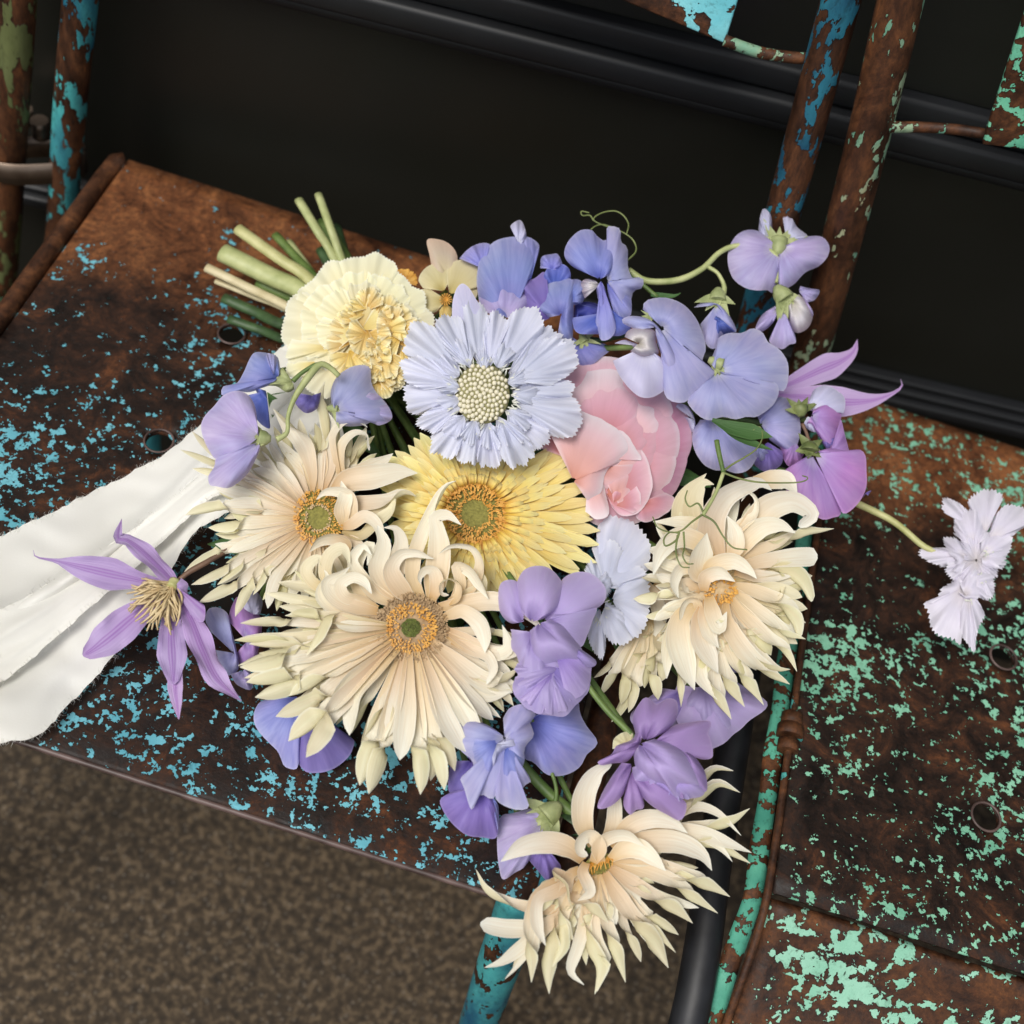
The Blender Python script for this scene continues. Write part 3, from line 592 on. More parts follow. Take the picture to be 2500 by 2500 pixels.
# G1
g = Flower('gerbera', 'cream gerbera with oval olive eye, leftmost big bloom above the clematis', 'flower', 'c4', 1040, 730, 2, GG)
heart(g, 165, 190, -8, [(.42, .98, 420, M_ORA, 20), (.38, .5, 120, M_TAN, 14)], M_EYE, z=6)
fill(g, 640, 34, 88, -38, M_CREAMG, a0=60, a1=330, rim=50)
fill(g, 560, 30, 74, -14, M_CREAM, tw=.6, a0=70, a1=310, rim=56)
for tx, ty, w_, tw, bd in [(145, 712, 120, 1, .05), (300, 795, 110, 1, 0), (345, 905, 90, 0, -.06), (140, 1090, 105, 1, .05), (185, 1180, 90, 1, 0), (235, 1300, 110, 1, -.03), (480, 1395, 100, 1, .08), (700, 1340, 105, 0, .03), (840, 1270, 105, 0, 0),
                           (340, 520, 110, 0, -.03), (190, 145, 80, 1, 0), (110, 270, 80, 1, .03), (190, 395, 90, 1, 0), (520, 470, 95, 0, 0), (600, 400, 95, 0, .03), (560, 200, 100, 1, -.04), (660, 280, 95, 0, -.03), (760, 350, 80, 0, .02), (400, 640, 90, 0, .02), (470, 820, 100, 0, -.02), (430, 960, 90, 0, 0), (560, 1110, 85, 0, .02), (950, 1290, 90, 0, 0), (480, 1020, 80, 0, 0), (600, 1250, 95, 1, .03), (900, 1190, 90, 0, 0), (780, 1130, 90, 0, 0), (1020, 1180, 90, 0, 0), (360, 1180, 90, 1, 0)]:
    gray(g, tx, ty, w_, tw, bd, rim=58, z=random.uniform(0, 14))
def soft_twist(kw):
    t_ = kw.get('twist')
    if t_ and abs(t_[0]) > .65: kw = {**kw, 'twist': (t_[0] * random.uniform(.62, .86), t_[1] - .14, t_[2] + .12)}
    return kw
def B(f, pts, w_, **kw):
    kw = soft_twist(kw)
    return f.blade(pts, w_, kw.pop('mat', M_CREAM), **{**dict(prof=None, n=22, m=7, cup=.22), **kw})
B(g, [(1000, 560, 0), (1000, 430, 25), (950, 250, 50), (860, 130, 60), (735, -10, 60)], [30, 90, 150, 120, 4], twist=(.35, .4, .9))
B(g, [(1040, 540, 0), (1080, 330, 20), (1100, 130, 30), (1085, 0, 30), (1060, -80, 30), (1085, -190, 30)], [30, 90, 40, 95, 105, 3], twist=(.95, .3, .55), n=26)
B(g, [(1080, 540, 0), (1110, 400, 20), (1120, 250, 40), (1150, 120, 50), (1110, 20, 60)], [30, 100, 110, 60, 4])
B(g, [(1010, 550, 0), (960, 420, 14), (880, 330, 22), (800, 240, 22), (760, 170, 10)], [30, 70, 100, 70, 4])
B(g, [(1190, 480, 20), (1150, 300, 60), (1140, 170, 90), (1210, 80, 110), (1300, 65, 110), (1372, 120, 90)], [40, 70, 80, 80, 70, 10], cup=.1, roll=.9, n=30)
B(g, [(1210, 500, 20), (1190, 330, 70), (1210, 220, 100), (1290, 155, 120), (1365, 170, 120), (1375, 235, 110), (1385, 275, 100)], [40, 80, 90, 90, 60, 16, 30], cup=.1, roll=.8, n=30)
B(g, [(1130, 570, 10), (1230, 480, 60), (1400, 450, 95), (1570, 420, 90), (1710, 428, 60)], [60, 180, 200, 150, 4], cup=.3)
B(g, [(1180, 560, 0), (1300, 440, 20), (1430, 380, 30), (1545, 295, 30)], [40, 130, 150, 4], cup=.3)
B(g, [(1170, 620, 0), (1330, 630, 30), (1500, 610, 50), (1620, 560, 60), (1700, 585, 40)], [50, 120, 110, 80, 6], twist=(.7, .5, .9))
B(g, [(1180, 700, -10), (1350, 680, 10), (1500, 640, 20), (1600, 540, 20)], [40, 120, 110, 4], mat=M_CREAMG)
B(g, [(1240, 780, 20), (1260, 690, 70), (1240, 580, 120), (1160, 550, 135), (1080, 560, 130), (1028, 607, 120)], [60, 110, 120, 100, 70, 6], n=28)
B(g, [(1215, 790, 20), (1200, 680, 80), (1220, 590, 120), (1195, 480, 130)], [50, 130, 120, 4])
B(g, [(1190, 790, 10), (1270, 770, 60), (1350, 720, 95), (1420, 750, 105), (1455, 820, 100), (1445, 912, 85)], [40, 90, 100, 90, 70, 6], n=26)
B(g, [(1230, 960, 20), (1220, 900, 70), (1140, 870, 100), (1050, 890, 110), (978, 962, 100)], [60, 110, 120, 90, 6], n=24)
B(g, [(1200, 820, 10), (1330, 850, 30), (1430, 760, 60), (1520, 690, 80), (1560, 600, 80)], [40, 90, 120, 110, 30], roll=.5, mat=M_CREAMG)
B(g, [(1180, 860, 0), (1300, 900, 30), (1340, 960, 50), (1380, 900, 60), (1400, 930, 60)], [40, 90, 80, 60, 10])
# G2
g = Flower('gerbera', 'cream gerbera with round orange and tan heart, front centre of the bouquet', 'flower', 'c4', 1665, 1470, 13, GG)
heart(g, 232, 222, 0, [(.66, 1.03, 620, M_TAND, 22), (.3, .72, 420, M_ORA, 22), (.0, .27, 420, M_EYED, 9)], M_TAND, z=8)
fill(g, 850, 30, 100, -48, M_CREAMG, a0=20, a1=215, rim=60, ell=(1.1, .95))
fill(g, 760, 30, 84, -20, M_CREAM, tw=.7, a0=5, a1=215, rim=70, ell=(1.08, .98))
for tx, ty, w_, tw, bd in [(870, 42, 95, 1, 0), (893, 98, 95, 1, 0), (925, 152, 95, 1, .03), (1000, 222, 85, 1, -.04), (1047, 312, 95, 1, .02), (1110, 370, 100, 1, .03), (1268, 290, 80, 0, .12), (1305, 472, 110, 1, .02), (1338, 503, 95, 1, -.05), (1400, 300, 80, 0, 0),
                           (1525, 505, 100, 1, .04), (1562, 455, 95, 1, -.04), (1612, 488, 100, 1, .03), (1690, 350, 85, 0, -.03), (1745, 300, 85, 0, .0), (1790, 235, 80, 0, 0), (1860, 135, 85, 0, .05), (1200, 200, 85, 0, .03), (1650, 420, 90, 1, 0), (1450, 380, 90, 0, 0)]:
    gray(g, tx, ty, w_, tw, bd, crop='d5', rim=75, z=random.uniform(0, 16))
for tx, ty, w_, tw in [(515, 1440, 100, 1), (475, 1555, 100, 1), (575, 1580, 110, 1), (640, 1640, 100, 1), (770, 1615, 120, 1), (500, 1725, 100, 1), (540, 1810, 100, 1), (845, 1930, 130, 1), (850, 1372, 110, 1), (990, 1392, 100, 1), (920, 1500, 100, 1), (1160, 1450, 100, 0), (1080, 1690, 110, 0)]:
    gray(g, tx, ty, w_, tw, crop='c4', rim=72, z=random.uniform(4, 40), mat=random.choice((M_CREAM, M_CREAMG)))
B(g, [(1400, 1440, 10), (1280, 1430, 40), (1120, 1400, 80), (1040, 1530, 100), (958, 1658, 100)], [50, 110, 90, 80, 6], twist=(.5, .3, .6), n=24)
def B5(*a, **kw): B(g, *a, crop='c5', **kw)
B5([(470, 1330, 0), (650, 1310, 40), (850, 1290, 90), (1040, 1360, 110), (1190, 1500, 90)], [60, 150, 150, 90, 5])
B5([(500, 1400, 0), (560, 1380, 50), (640, 1360, 100), (740, 1430, 130), (780, 1530, 120), (785, 1640, 95)], [50, 90, 120, 150, 120, 5], n=26)
B5([(520, 1480, 0), (700, 1580, 30), (850, 1640, 60), (980, 1630, 80), (1040, 1570, 85), (1062, 1490, 80)], [50, 110, 110, 110, 80, 5], n=26)
B5([(530, 1520, 0), (720, 1620, 30), (860, 1650, 60), (940, 1610, 85), (930, 1530, 95), (900, 1450, 90)], [50, 90, 100, 110, 90, 5], n=26)
B5([(560, 1560, 0), (700, 1620, 40), (800, 1660, 70), (840, 1750, 80), (795, 1850, 60)], [50, 100, 90, 80, 20], n=24)
B5([(520, 1620, 0), (680, 1750, 20), (830, 1830, 30), (960, 1790, 40), (1000, 1740, 40)], [40, 110, 110, 110, 8], twist=(.6, .6, .9))
B5([(470, 1650, 0), (640, 1830, 10), (800, 1930, 10), (965, 1900, 20)], [40, 110, 120, 6])
B5([(300, 1290, 0), (210, 1200, 40), (150, 1080, 95), (210, 980, 135), (310, 965, 145), (390, 990, 135), (440, 1005, 120)], [60, 150, 150, 120, 100, 70, 5], n=30)
B5([(420, 1290, 0), (450, 1150, 40), (475, 960, 80), (465, 820, 120), (450, 730, 150), (530, 710, 155), (625, 778, 145)], [70, 180, 190, 170, 110, 90, 5], n=32, cup=.15)
B5([(430, 1270, 30), (460, 1180, 70), (440, 1090, 110), (380, 1080, 125), (345, 1130, 120), (352, 1178, 110)], [60, 110, 110, 90, 70, 6], n=26)
B5([(540, 1300, 10), (600, 1260, 60), (610, 1180, 105), (550, 1140, 130), (485, 1170, 125), (490, 1240, 105), (540, 1250, 90)], [60, 90, 100, 90, 80, 60, 20], n=30, roll=.5)
B5([(570, 1290, 0), (700, 1180, 40), (750, 1050, 80), (710, 945, 115), (620, 915, 130), (540, 925, 130), (473, 972, 120)], [60, 120, 110, 80, 70, 60, 5], n=30, roll=.4)
B5([(560, 1300, 0), (620, 1180, 40), (600, 1060, 90), (680, 1090, 125), (745, 1180, 125), (808, 1278, 105)], [50, 90, 90, 130, 110, 5], n=26)
B5([(600, 1330, 0), (680, 1260, 30), (740, 1220, 50), (760, 1150, 60), (740, 1060, 60)], [60, 130, 120, 90, 10], mat=M_CREAMG)
B5([(360, 1270, 0), (300, 1140, 30), (300, 1010, 60), (350, 860, 90), (450, 640, 120), (520, 520, 130), (590, 480, 130)], [50, 120, 120, 110, 90, 60, 5], n=30, twist=(.4, .4, .9))
B5([(240, 1290, 0), (120, 1190, 20), (60, 1060, 40), (100, 900, 60), (60, 780, 80)], [60, 150, 150, 130, 20])
B5([(200, 1320, 0), (40, 1230, 20), (-60, 1110, 60), (-110, 1010, 90), (-40, 920, 110), (20, 980, 100)], [60, 120, 110, 90, 80, 10], n=26)
B(g, [(1440, 1340, 0), (1330, 1290, 30), (1220, 1260, 70), (1190, 1180, 110), (1270, 1130, 130), (1350, 1160, 125), (1400, 1240, 105)], [60, 100, 110, 100, 90, 80, 10], n=30, roll=.5)
B(g, [(1440, 1360, 0), (1290, 1330, 30), (1150, 1270, 60), (1100, 1170, 90), (1190, 1110, 110), (1250, 1060, 110)], [60, 110, 120, 110, 90, 10], n=28)
B(g, [(1380, 1420, 0), (1200, 1360, 30), (1060, 1260, 60), (1100, 1130, 80), (1080, 1080, 80)], [60, 110, 110, 90, 8], n=24)
B(g, [(1180, 1240, 40), (1090, 1110, 70), (1120, 980, 100), (1210, 940, 115), (1255, 1040, 110)], [60, 110, 110, 100, 10], n=24, roll=.5, mat=M_CREAMG)
B(g, [(1120, 1230, 30), (1000, 1160, 50), (960, 1070, 70), (1040, 1000, 80), (1070, 1060, 70)], [60, 100, 100, 80, 10], n=24, roll=.4, mat=M_CREAMG)
B(g, [(1420, 1380, -10), (1330, 1200, -5), (1290, 1060, 10), (1340, 950, 40), (1400, 920, 50), (1370, 1050, 60)], [60, 150, 140, 110, 80, 10], n=26)
B(g, [(1500, 1280, 0), (1560, 1080, 20), (1600, 900, 50), (1560, 800, 80), (1480, 795, 90)], [60, 150, 150, 90, 8], n=24)
# G3
g = Flower('gerbera', 'cream gerbera seen from the side, right of the peony above the gap between the chairs', 'flower', 'c6', 990, 810, 0, GG)
heart(g, 90, 90, 0, [(.2, 1.0, 160, M_ORA, 26)], M_TAN, z=-4, dome=40)
fill(g, 520, 24, 110, -40, M_CREAMG, a0=-60, a1=120, rim=30)
for pts, w_, kw in [
    ([(1000, 700, 0), (940, 550, 40), (940, 400, 90), (1010, 280, 130), (1110, 220, 150), (1220, 190, 145), (1290, 235, 130)], [60, 160, 190, 170, 140, 110, 5], dict(n=30)),
    ([(1020, 640, 10), (1090, 470, 60), (1190, 380, 110), (1200, 290, 130), (1150, 245, 130), (1110, 300, 110)], [40, 100, 100, 60, 40, 10], dict(n=26, roll=.7)),
    ([(1060, 640, 0), (1150, 480, 50), (1270, 340, 110), (1400, 300, 130), (1480, 330, 120), (1525, 385, 100), (1450, 450, 60)], [50, 150, 180, 190, 150, 110, 60], dict(n=28)),
    ([(1060, 650, 0), (1130, 530, 60), (1230, 450, 110), (1340, 440, 125), (1430, 487, 110)], [60, 140, 150, 110, 5], dict()),
    ([(1060, 650, 0), (1280, 560, 10), (1480, 490, 10), (1580, 475, 10), (1658, 460, 10)], [40, 80, 70, 75, 4], dict(twist=(.9, .5, .7))),
    ([(1180, 180, 20), (1290, 170, 30), (1380, 180, 40), (1440, 260, 30)], [60, 130, 130, 6], dict()),
    ([(1080, 690, 0), (1250, 650, 10), (1420, 630, 10), (1560, 625, 0)], [50, 90, 130, 110], dict(prof=[(0, .4), (.3, .7), (.7, 1), (.93, 1), (1, .7)])),
    ([(1070, 720, -10), (1230, 740, 0), (1340, 745, 0), (1420, 738, 0)], [40, 90, 70, 4], dict()),
    ([(1130, 690, -20), (1330, 690, -20), (1460, 770, -20), (1525, 890, -20)], [50, 90, 140, 50], dict(twist=(.9, .2, .5))),
    ([(1030, 660, 60), (1080, 560, 110), (1070, 470, 130), (1028, 385, 140)], [30, 120, 110, 4], dict()),
    ([(940, 770, 20), (860, 700, 90), (880, 590, 130), (908, 485, 140)], [60, 170, 170, 5], dict()),
    ([(940, 640, 20), (860, 540, 90), (740, 510, 120), (640, 590, 120), (590, 735, 105)], [60, 130, 150, 110, 5], dict(n=24)),
    ([(900, 760, 40), (940, 680, 90), (1060, 650, 115), (1150, 700, 110), (1202, 755, 95)], [60, 120, 130, 90, 5], dict()),
    ([(900, 800, 20), (830, 700, 80), (750, 700, 110), (715, 780, 110), (740, 870, 95)], [50, 90, 100, 80, 5], dict()),
    ([(890, 830, 30), (900, 750, 80), (980, 720, 105), (1075, 772, 100)], [50, 110, 110, 5], dict()),
    ([(870, 830, 0), (780, 780, 30), (790, 840, 60), (850, 822, 70)], [40, 80, 70, 5], dict()),
    ([(1000, 520, -30), (870, 440, -20), (740, 420, -10), (590, 420, -10)], [50, 90, 80, 5], dict()),
    ([(1000, 560, -20), (860, 480, 0), (930, 440, 10)], [50, 90, 5], dict()),
    ([(900, 560, -40), (830, 400, -30), (830, 280, -10), (880, 190, 0), (950, 200, 5)], [60, 130, 150, 110, 6], dict(mat=M_CREAMG)),
    ([(900, 600, -50), (760, 400, -50), (800, 250, -40), (905, 135, -30)], [60, 140, 130, 6], dict(mat=M_CREAMG)),
    ([(1040, 790, 10), (1200, 830, 20), (1350, 900, 20), (1430, 1000, 10), (1450, 1110, -10)], [40, 90, 100, 120, 30], dict(twist=(.7, .4, .7))),
    ([(1050, 810, 10), (1180, 920, 20), (1290, 1000, 20), (1380, 1080, 10), (1490, 1112, 0)], [40, 90, 90, 80, 5], dict(twist=(.8, .6, .85))),
    ([(1040, 860, 10), (1150, 980, 20), (1270, 1100, 20), (1370, 1180, 10), (1438, 1303, 0)], [40, 90, 90, 80, 5], dict(twist=(.8, .55, .85))),
    ([(1020, 900, 30), (1030, 1020, 50), (1130, 1180, 50), (1260, 1300, 30), (1395, 1378, 10)], [40, 120, 130, 110, 6], dict(twist=(.8, .6, .85))),
    ([(1000, 900, 10), (1020, 1100, 20), (1090, 1260, 20), (1160, 1390, 10), (1243, 1502, 0)], [40, 110, 100, 110, 6], dict(twist=(.9, .6, .8))),
    ([(980, 900, 0), (960, 1100, 10), (1000, 1280, 10), (1060, 1420, 0), (1130, 1512, -10)], [40, 110, 80, 120, 6], dict(twist=(.9, .6, .8))),
    ([(960, 900, 0), (920, 1100, 10), (940, 1300, 10), (970, 1450, 0), (1052, 1585, -10)], [40, 110, 80, 120, 6], dict(twist=(.9, .6, .8))),
    ([(880, 900, 30), (760, 980, 60), (740, 1100, 70), (780, 1260, 60), (835, 1412, 30)], [60, 130, 190, 150, 5], dict()),
    ([(900, 900, 40), (870, 1000, 70), (880, 1120, 80), (930, 1230, 70), (975, 1315, 50)], [60, 130, 160, 120, 5], dict()),
    ([(920, 860, 60), (940, 950, 100), (980, 1040, 115), (1025, 950, 110)], [60, 110, 110, 5], dict()),
    ([(910, 880, 50), (900, 980, 80), (930, 1090, 90), (978, 1165, 80)], [60, 110, 110, 5], dict()),
    ([(860, 960, 20), (850, 890, 80), (800, 880, 95), (765, 920, 90), (750, 1000, 60)], [50, 70, 80, 70, 30], dict(roll=.4)),
    ([(860, 940, 0), (720, 1060, 10), (680, 1210, 10), (670, 1345, 0)], [60, 120, 110, 5], dict()),
    ([(880, 1000, -10), (780, 1200, -10), (750, 1380, -10), (755, 1512, -20)], [60, 110, 90, 5], dict(twist=(.8, .6, .8))),
    ([(1150, 780, -20), (1290, 850, -20), (1340, 870, 0), (1370, 800, 10)], [50, 90, 80, 30], dict(roll=.6, mat=M_CREAMG)),
    ([(1030, 850, 0), (1160, 1060, 5), (1240, 1240, 0), (1330, 1290, -5), (1400, 1290, -5)], [40, 90, 90, 90, 5], dict(twist=(.8, .6, .85))),
    ([(960, 1000, 10), (880, 1200, 20), (870, 1330, 30), (980, 1480, 20)], [60, 120, 100, 5], dict())]:
    kw = dict(kw); pr = kw.pop('prof', None)
    B(g, pts, [130] if pr else w_, prof=pr, **kw)
fill(g, 500, 30, 88, -60, M_CREAM, tw=.7, a0=-80, a1=280, rim=26, ell=(.95, 1.1))
fill(g, 400, 20, 90, -20, M_CREAM, tw=.6, a0=60, a1=250, rim=20)
# G5
g = Flower('gerbera', 'half hidden cream gerbera between the side-on blue scabiosa and the drooping green-tipped petals', 'flower', 'c6', 570, 960, -24, GG)
for tx, ty, w_, bd in [(285, 1440, 80, .0), (345, 1600, 100, -.05), (400, 1500, 90, .05), (445, 1545, 100, .03), (470, 1300, 100, 0), (590, 1308, 100, .03), (560, 1100, 90, 0), (620, 1470, 100, 0), (690, 1270, 90, 0), (240, 1340, 70, 0), (700, 1100, 90, 0), (640, 1360, 110, 0), (540, 1400, 90, 0)]:
    gray(g, tx, ty, w_ * 1.05, 1, bd, rim=20, z=random.uniform(-5, 25), mat=random.choice((M_CREAM, M_CREAMG)))
B(g, [(520, 760, 10), (600, 880, 30), (630, 1000, 40), (590, 1110, 20)], [60, 110, 100, 5], roll=.3)
B(g, [(600, 780, 0), (720, 900, 20), (740, 1010, 20), (720, 1100, 10)], [60, 110, 100, 5])
# G4
g = Flower('gerbera', 'cream gerbera hanging over the front edge, lowest bloom of the bouquet', 'flower', 'c7', 1000, 990, -2, GG)
heart(g, 95, 60, -20, [(.1, .9, 60, M_EYE, 16)], M_EYE, z=-6, dome=20)
for i in range(20):
    a = i / 19; x = 935 + 150 * a; y = 985 - 60 * a
    g.tube([(x, y, 8), (x + 6, y + 25, 20), (x + 4 + 14 * math.sin(i * 2.4), y + 50 + 22 * math.sin(i * 1.9), 24)], [5, 4, 3], M_ORA, name='stamen', seg=5, n=5)
for pts, w_, kw in [
    ([(800, 1260, -10), (640, 1250, 0), (450, 1210, 10), (330, 1140, 15), (270, 1020, 20)], [50, 90, 70, 60, 4], dict(twist=(-.55, .3, .8))),
    ([(900, 1200, -20), (700, 1340, 0), (480, 1370, 0), (296, 1340, 0)], [130], dict(prof=[(0, .4), (.3, .7), (.7, 1), (.93, .9), (1, .5)])),
    ([(880, 1150, -15), (700, 1340, -5), (560, 1460, -5), (430, 1560, 0), (320, 1600, 0)], [50, 90, 100, 90, 5], dict()),
    ([(860, 1200, -20), (620, 1440, -10), (520, 1580, -10), (440, 1668, -10)], [50, 70, 60, 5], dict()),
    ([(860, 1180, -20), (640, 1400, -15), (560, 1500, -15), (490, 1600, -15)], [60, 90, 110, 20], dict(mat=M_CREAMG)),
    ([(780, 1060, 10), (640, 1180, 60), (600, 1330, 60), (590, 1500, 30), (597, 1688, 0)], [50, 100, 120, 110, 5], dict(twist=(.9, .6, .8))),
    ([(880, 1100, -10), (760, 1350, 0), (700, 1500, 0), (690, 1640, 0), (702, 1755, -5)], [50, 100, 120, 130, 5], dict(twist=(1, .4, .6))),
    ([(900, 1080, 10), (800, 1250, 30), (780, 1380, 35), (770, 1480, 30), (722, 1595, 20)], [50, 90, 60, 120, 5], dict(twist=(1, .4, .6))),
    ([(950, 1060, 0), (920, 1300, 10), (870, 1480, 10), (830, 1620, 0), (908, 1702, 0)], [50, 90, 90, 80, 5], dict()),
    ([(960, 1060, 0), (940, 1300, 0), (950, 1480, 0), (1000, 1600, 0), (970, 1757, -5)], [50, 110, 110, 110, 5], dict(twist=(1, .35, .6))),
    ([(980, 1060, 5), (960, 1250, 5), (980, 1420, 5), (1020, 1560, 0), (985, 1740, 0)], [50, 90, 80, 100, 5], dict(twist=(.6, .6, .8))),
    ([(1000, 1050, 5), (1020, 1230, 10), (1060, 1400, 10), (1100, 1540, 5), (1152, 1688, 0)], [50, 90, 90, 105, 5], dict(twist=(1, .5, .7))),
    ([(1030, 1040, 10), (1100, 1160, 20), (1210, 1320, 20), (1310, 1450, 10), (1405, 1602, 0)], [50, 120, 110, 140, 5], dict(twist=(1, .45, .65))),
    ([(1080, 1060, -10), (1190, 1220, -10), (1330, 1390, -10), (1448, 1512, -10)], [40, 70, 80, 5], dict(twist=(.9, .5, .7))),
    ([(1060, 1010, 10), (1180, 1090, 20), (1320, 1180, 20), (1430, 1250, 15), (1548, 1338, 5)], [50, 110, 100, 110, 5], dict(twist=(1, .5, .7))),
    ([(1070, 980, 10), (1260, 1020, 20), (1430, 1090, 20), (1550, 1190, 10), (1697, 1280, 0)], [50, 120, 100, 90, 5], dict(twist=(.9, .55, .75))),
    ([(1130, 960, 0), (1350, 1000, 5), (1530, 1070, 5), (1640, 1120, 5), (1768, 1182, 0)], [50, 100, 110, 110, 5], dict(twist=(.9, .55, .75))),
    ([(1080, 900, 0), (1250, 860, 30), (1450, 860, 40), (1600, 930, 30), (1662, 1028, 15)], [60, 150, 160, 120, 5], dict()),
    ([(1150, 880, -10), (1400, 800, 0), (1600, 810, 10), (1770, 870, 10), (1895, 922, 0)], [50, 110, 120, 90, 5], dict()),
    ([(1200, 880, -30), (1450, 860, -25), (1650, 870, -20), (1780, 930, -20), (1888, 985, -20)], [50, 100, 100, 80, 10], dict(twist=(1, .4, .7))),
    ([(1200, 860, -20), (1400, 720, -10), (1560, 650, 0), (1700, 690, 0), (1835, 822, 0)], [50, 90, 80, 50, 4], dict()),
    ([(1300, 860, -30), (1500, 780, -30), (1650, 770, -25), (1780, 740, -20), (1886, 660, -20)], [50, 90, 80, 90, 4], dict(twist=(1, .4, .7))),
    ([(1250, 800, -25), (1450, 690, -20), (1600, 590, -10), (1700, 520, 0), (1828, 568, 0)], [50, 90, 90, 80, 4], dict(twist=(.4, .3, .6))),
    ([(1250, 780, -35), (1450, 620, -30), (1600, 500, -25), (1680, 430, -15), (1788, 440, -15)], [50, 90, 80, 70, 10], dict(twist=(.4, .3, .6))),
    ([(1250, 850, -20), (1450, 800, -10), (1620, 830, 0), (1720, 900, 5), (1782, 975, 5)], [50, 110, 110, 60, 4], dict()),
    ([(960, 880, 0), (900, 740, 40), (910, 580, 80), (980, 450, 115), (1070, 400, 120)], [60, 140, 160, 130, 30], dict(n=24)),
    ([(1030, 860, -20), (1080, 760, -10), (1090, 650, 0), (1100, 540, 0)], [60, 110, 100, 40], dict()),
    ([(900, 970, 10), (830, 900, 60), (720, 860, 95), (560, 880, 110), (415, 975, 85)], [60, 150, 160, 130, 5], dict(n=24)),
    ([(960, 980, 20), (1000, 890, 80), (950, 820, 110), (890, 850, 118), (885, 915, 105), (930, 940, 90)], [50, 100, 110, 110, 90, 30], dict(n=28)),
    ([(1010, 980, 20), (990, 890, 80), (1060, 830, 115), (1160, 820, 120), (1262, 882, 100)], [50, 100, 110, 90, 5], dict(n=24)),
    ([(1060, 960, 20), (1150, 900, 60), (1240, 900, 85), (1320, 960, 90), (1390, 1030, 75)], [50, 130, 150, 100, 5], dict()),
    ([(1060, 880, 0), (1180, 760, 60), (1300, 720, 95), (1420, 740, 100), (1518, 808, 85)], [60, 120, 140, 110, 5], dict()),
    ([(850, 1080, 0), (730, 1050, 60), (800, 1110, 95), (815, 1190, 95), (845, 1265, 80)], [50, 90, 100, 100, 5], dict()),
    ([(850, 1080, 0), (740, 1150, 50), (640, 1200, 80), (630, 1340, 85), (682, 1472, 70)], [50, 100, 80, 90, 5], dict()),
    ([(860, 1120, 0), (840, 1180, 40), (940, 1240, 60), (1052, 1335, 50)], [50, 90, 90, 6], dict(twist=(.4, .3, .7))),
    ([(920, 980, 30), (900, 1040, 60), (930, 1110, 75), (940, 1160, 70), (870, 1205, 60)], [50, 80, 90, 70, 5], dict()),
    ([(880, 1020, 0), (820, 1060, 20), (790, 1180, 30), (780, 1330, 30), (845, 1440, 20)], [50, 90, 80, 100, 6], dict(twist=(.7, .5, .8))),
    ([(780, 1090, 10), (690, 1130, 30), (680, 1200, 40), (640, 1270, 40)], [60, 110, 110, 30], dict(roll=math.pi * .9))]:
    kw = dict(kw); pr = kw.pop('prof', None)
    B(g, pts, w_, prof=pr, **kw)
fill(g, 600, 13, 84, -44, M_CREAM, tw=.8, a0=-28, a1=150, rim=26)
fill(g, 450, 7, 84, -30, M_CREAM, tw=.7, a0=100, a1=165, rim=24)
fill(g, 360, 11, 76, -14, M_CREAM, tw=.6, a0=-10, a1=140, rim=24)
# Y1
g = Flower('gerbera', 'yellow double gerbera with green eye under the pale blue scabiosa', 'flower', 'c5', 715, 700, -5, 'yellow gerbera')
heart(g, 215, 205, 0, [(.5, 1.1, 1000, M_ORA, 30), (.40, .56, 260, M_ORA, 14)], M_EYE, z=12)
def ylen(a):
    A = [-180, -160, -135, -110, -70, -40, -30, 0, 20, 35, 50, 70, 90, 120, 150, 180]; Ls = [620, 740, 700, 560, 520, 700, 850, 870, 880, 870, 760, 600, 620, 560, 520, 620]
    return np.interp((a + 180) % 360 - 180, A, Ls)
for tier, (fr, n_, w_, z_) in enumerate([(1.0, 44, 130, -30), (.92, 42, 115, -18), (.78, 42, 98, -4), (.62, 42, 80, 8), (.5, 40, 64, 16), (.4, 36, 50, 20)]):
    for i in range(n_):
        a = 360 * (i + .5 * (tier % 2)) / n_ + random.uniform(-3, 3); L = max(280, ylen(a) * fr * random.uniform(.93, 1.03)); ar = math.radians(a)
        L = 215 + (L - 215) if L > 260 else 260
        px, py = 715, 700
        b0 = (px + 190 * math.cos(ar), py + 185 * math.sin(ar)); t = (px + L * math.cos(ar), py + L * math.sin(ar)); dx, dy = t[0] - b0[0], t[1] - b0[1]
        lift = 22 + tier * 8
        g.blade([(b0[0], b0[1], z_), (b0[0] + dx * .35, b0[1] + dy * .35, z_ + lift), (b0[0] + dx * .75, b0[1] + dy * .75, z_ + lift * 1.1), (t[0], t[1], z_ + lift * .3)], w_ * .86 * min(1.0, .5 + L / 1200), M_YEL, prof=[(0, .4), (.3, .75), (.65, 1), (.88, .8), (1, .1)], cup=.28, n=9, m=5, roll=random.uniform(-.25, .25), ridge=.05)
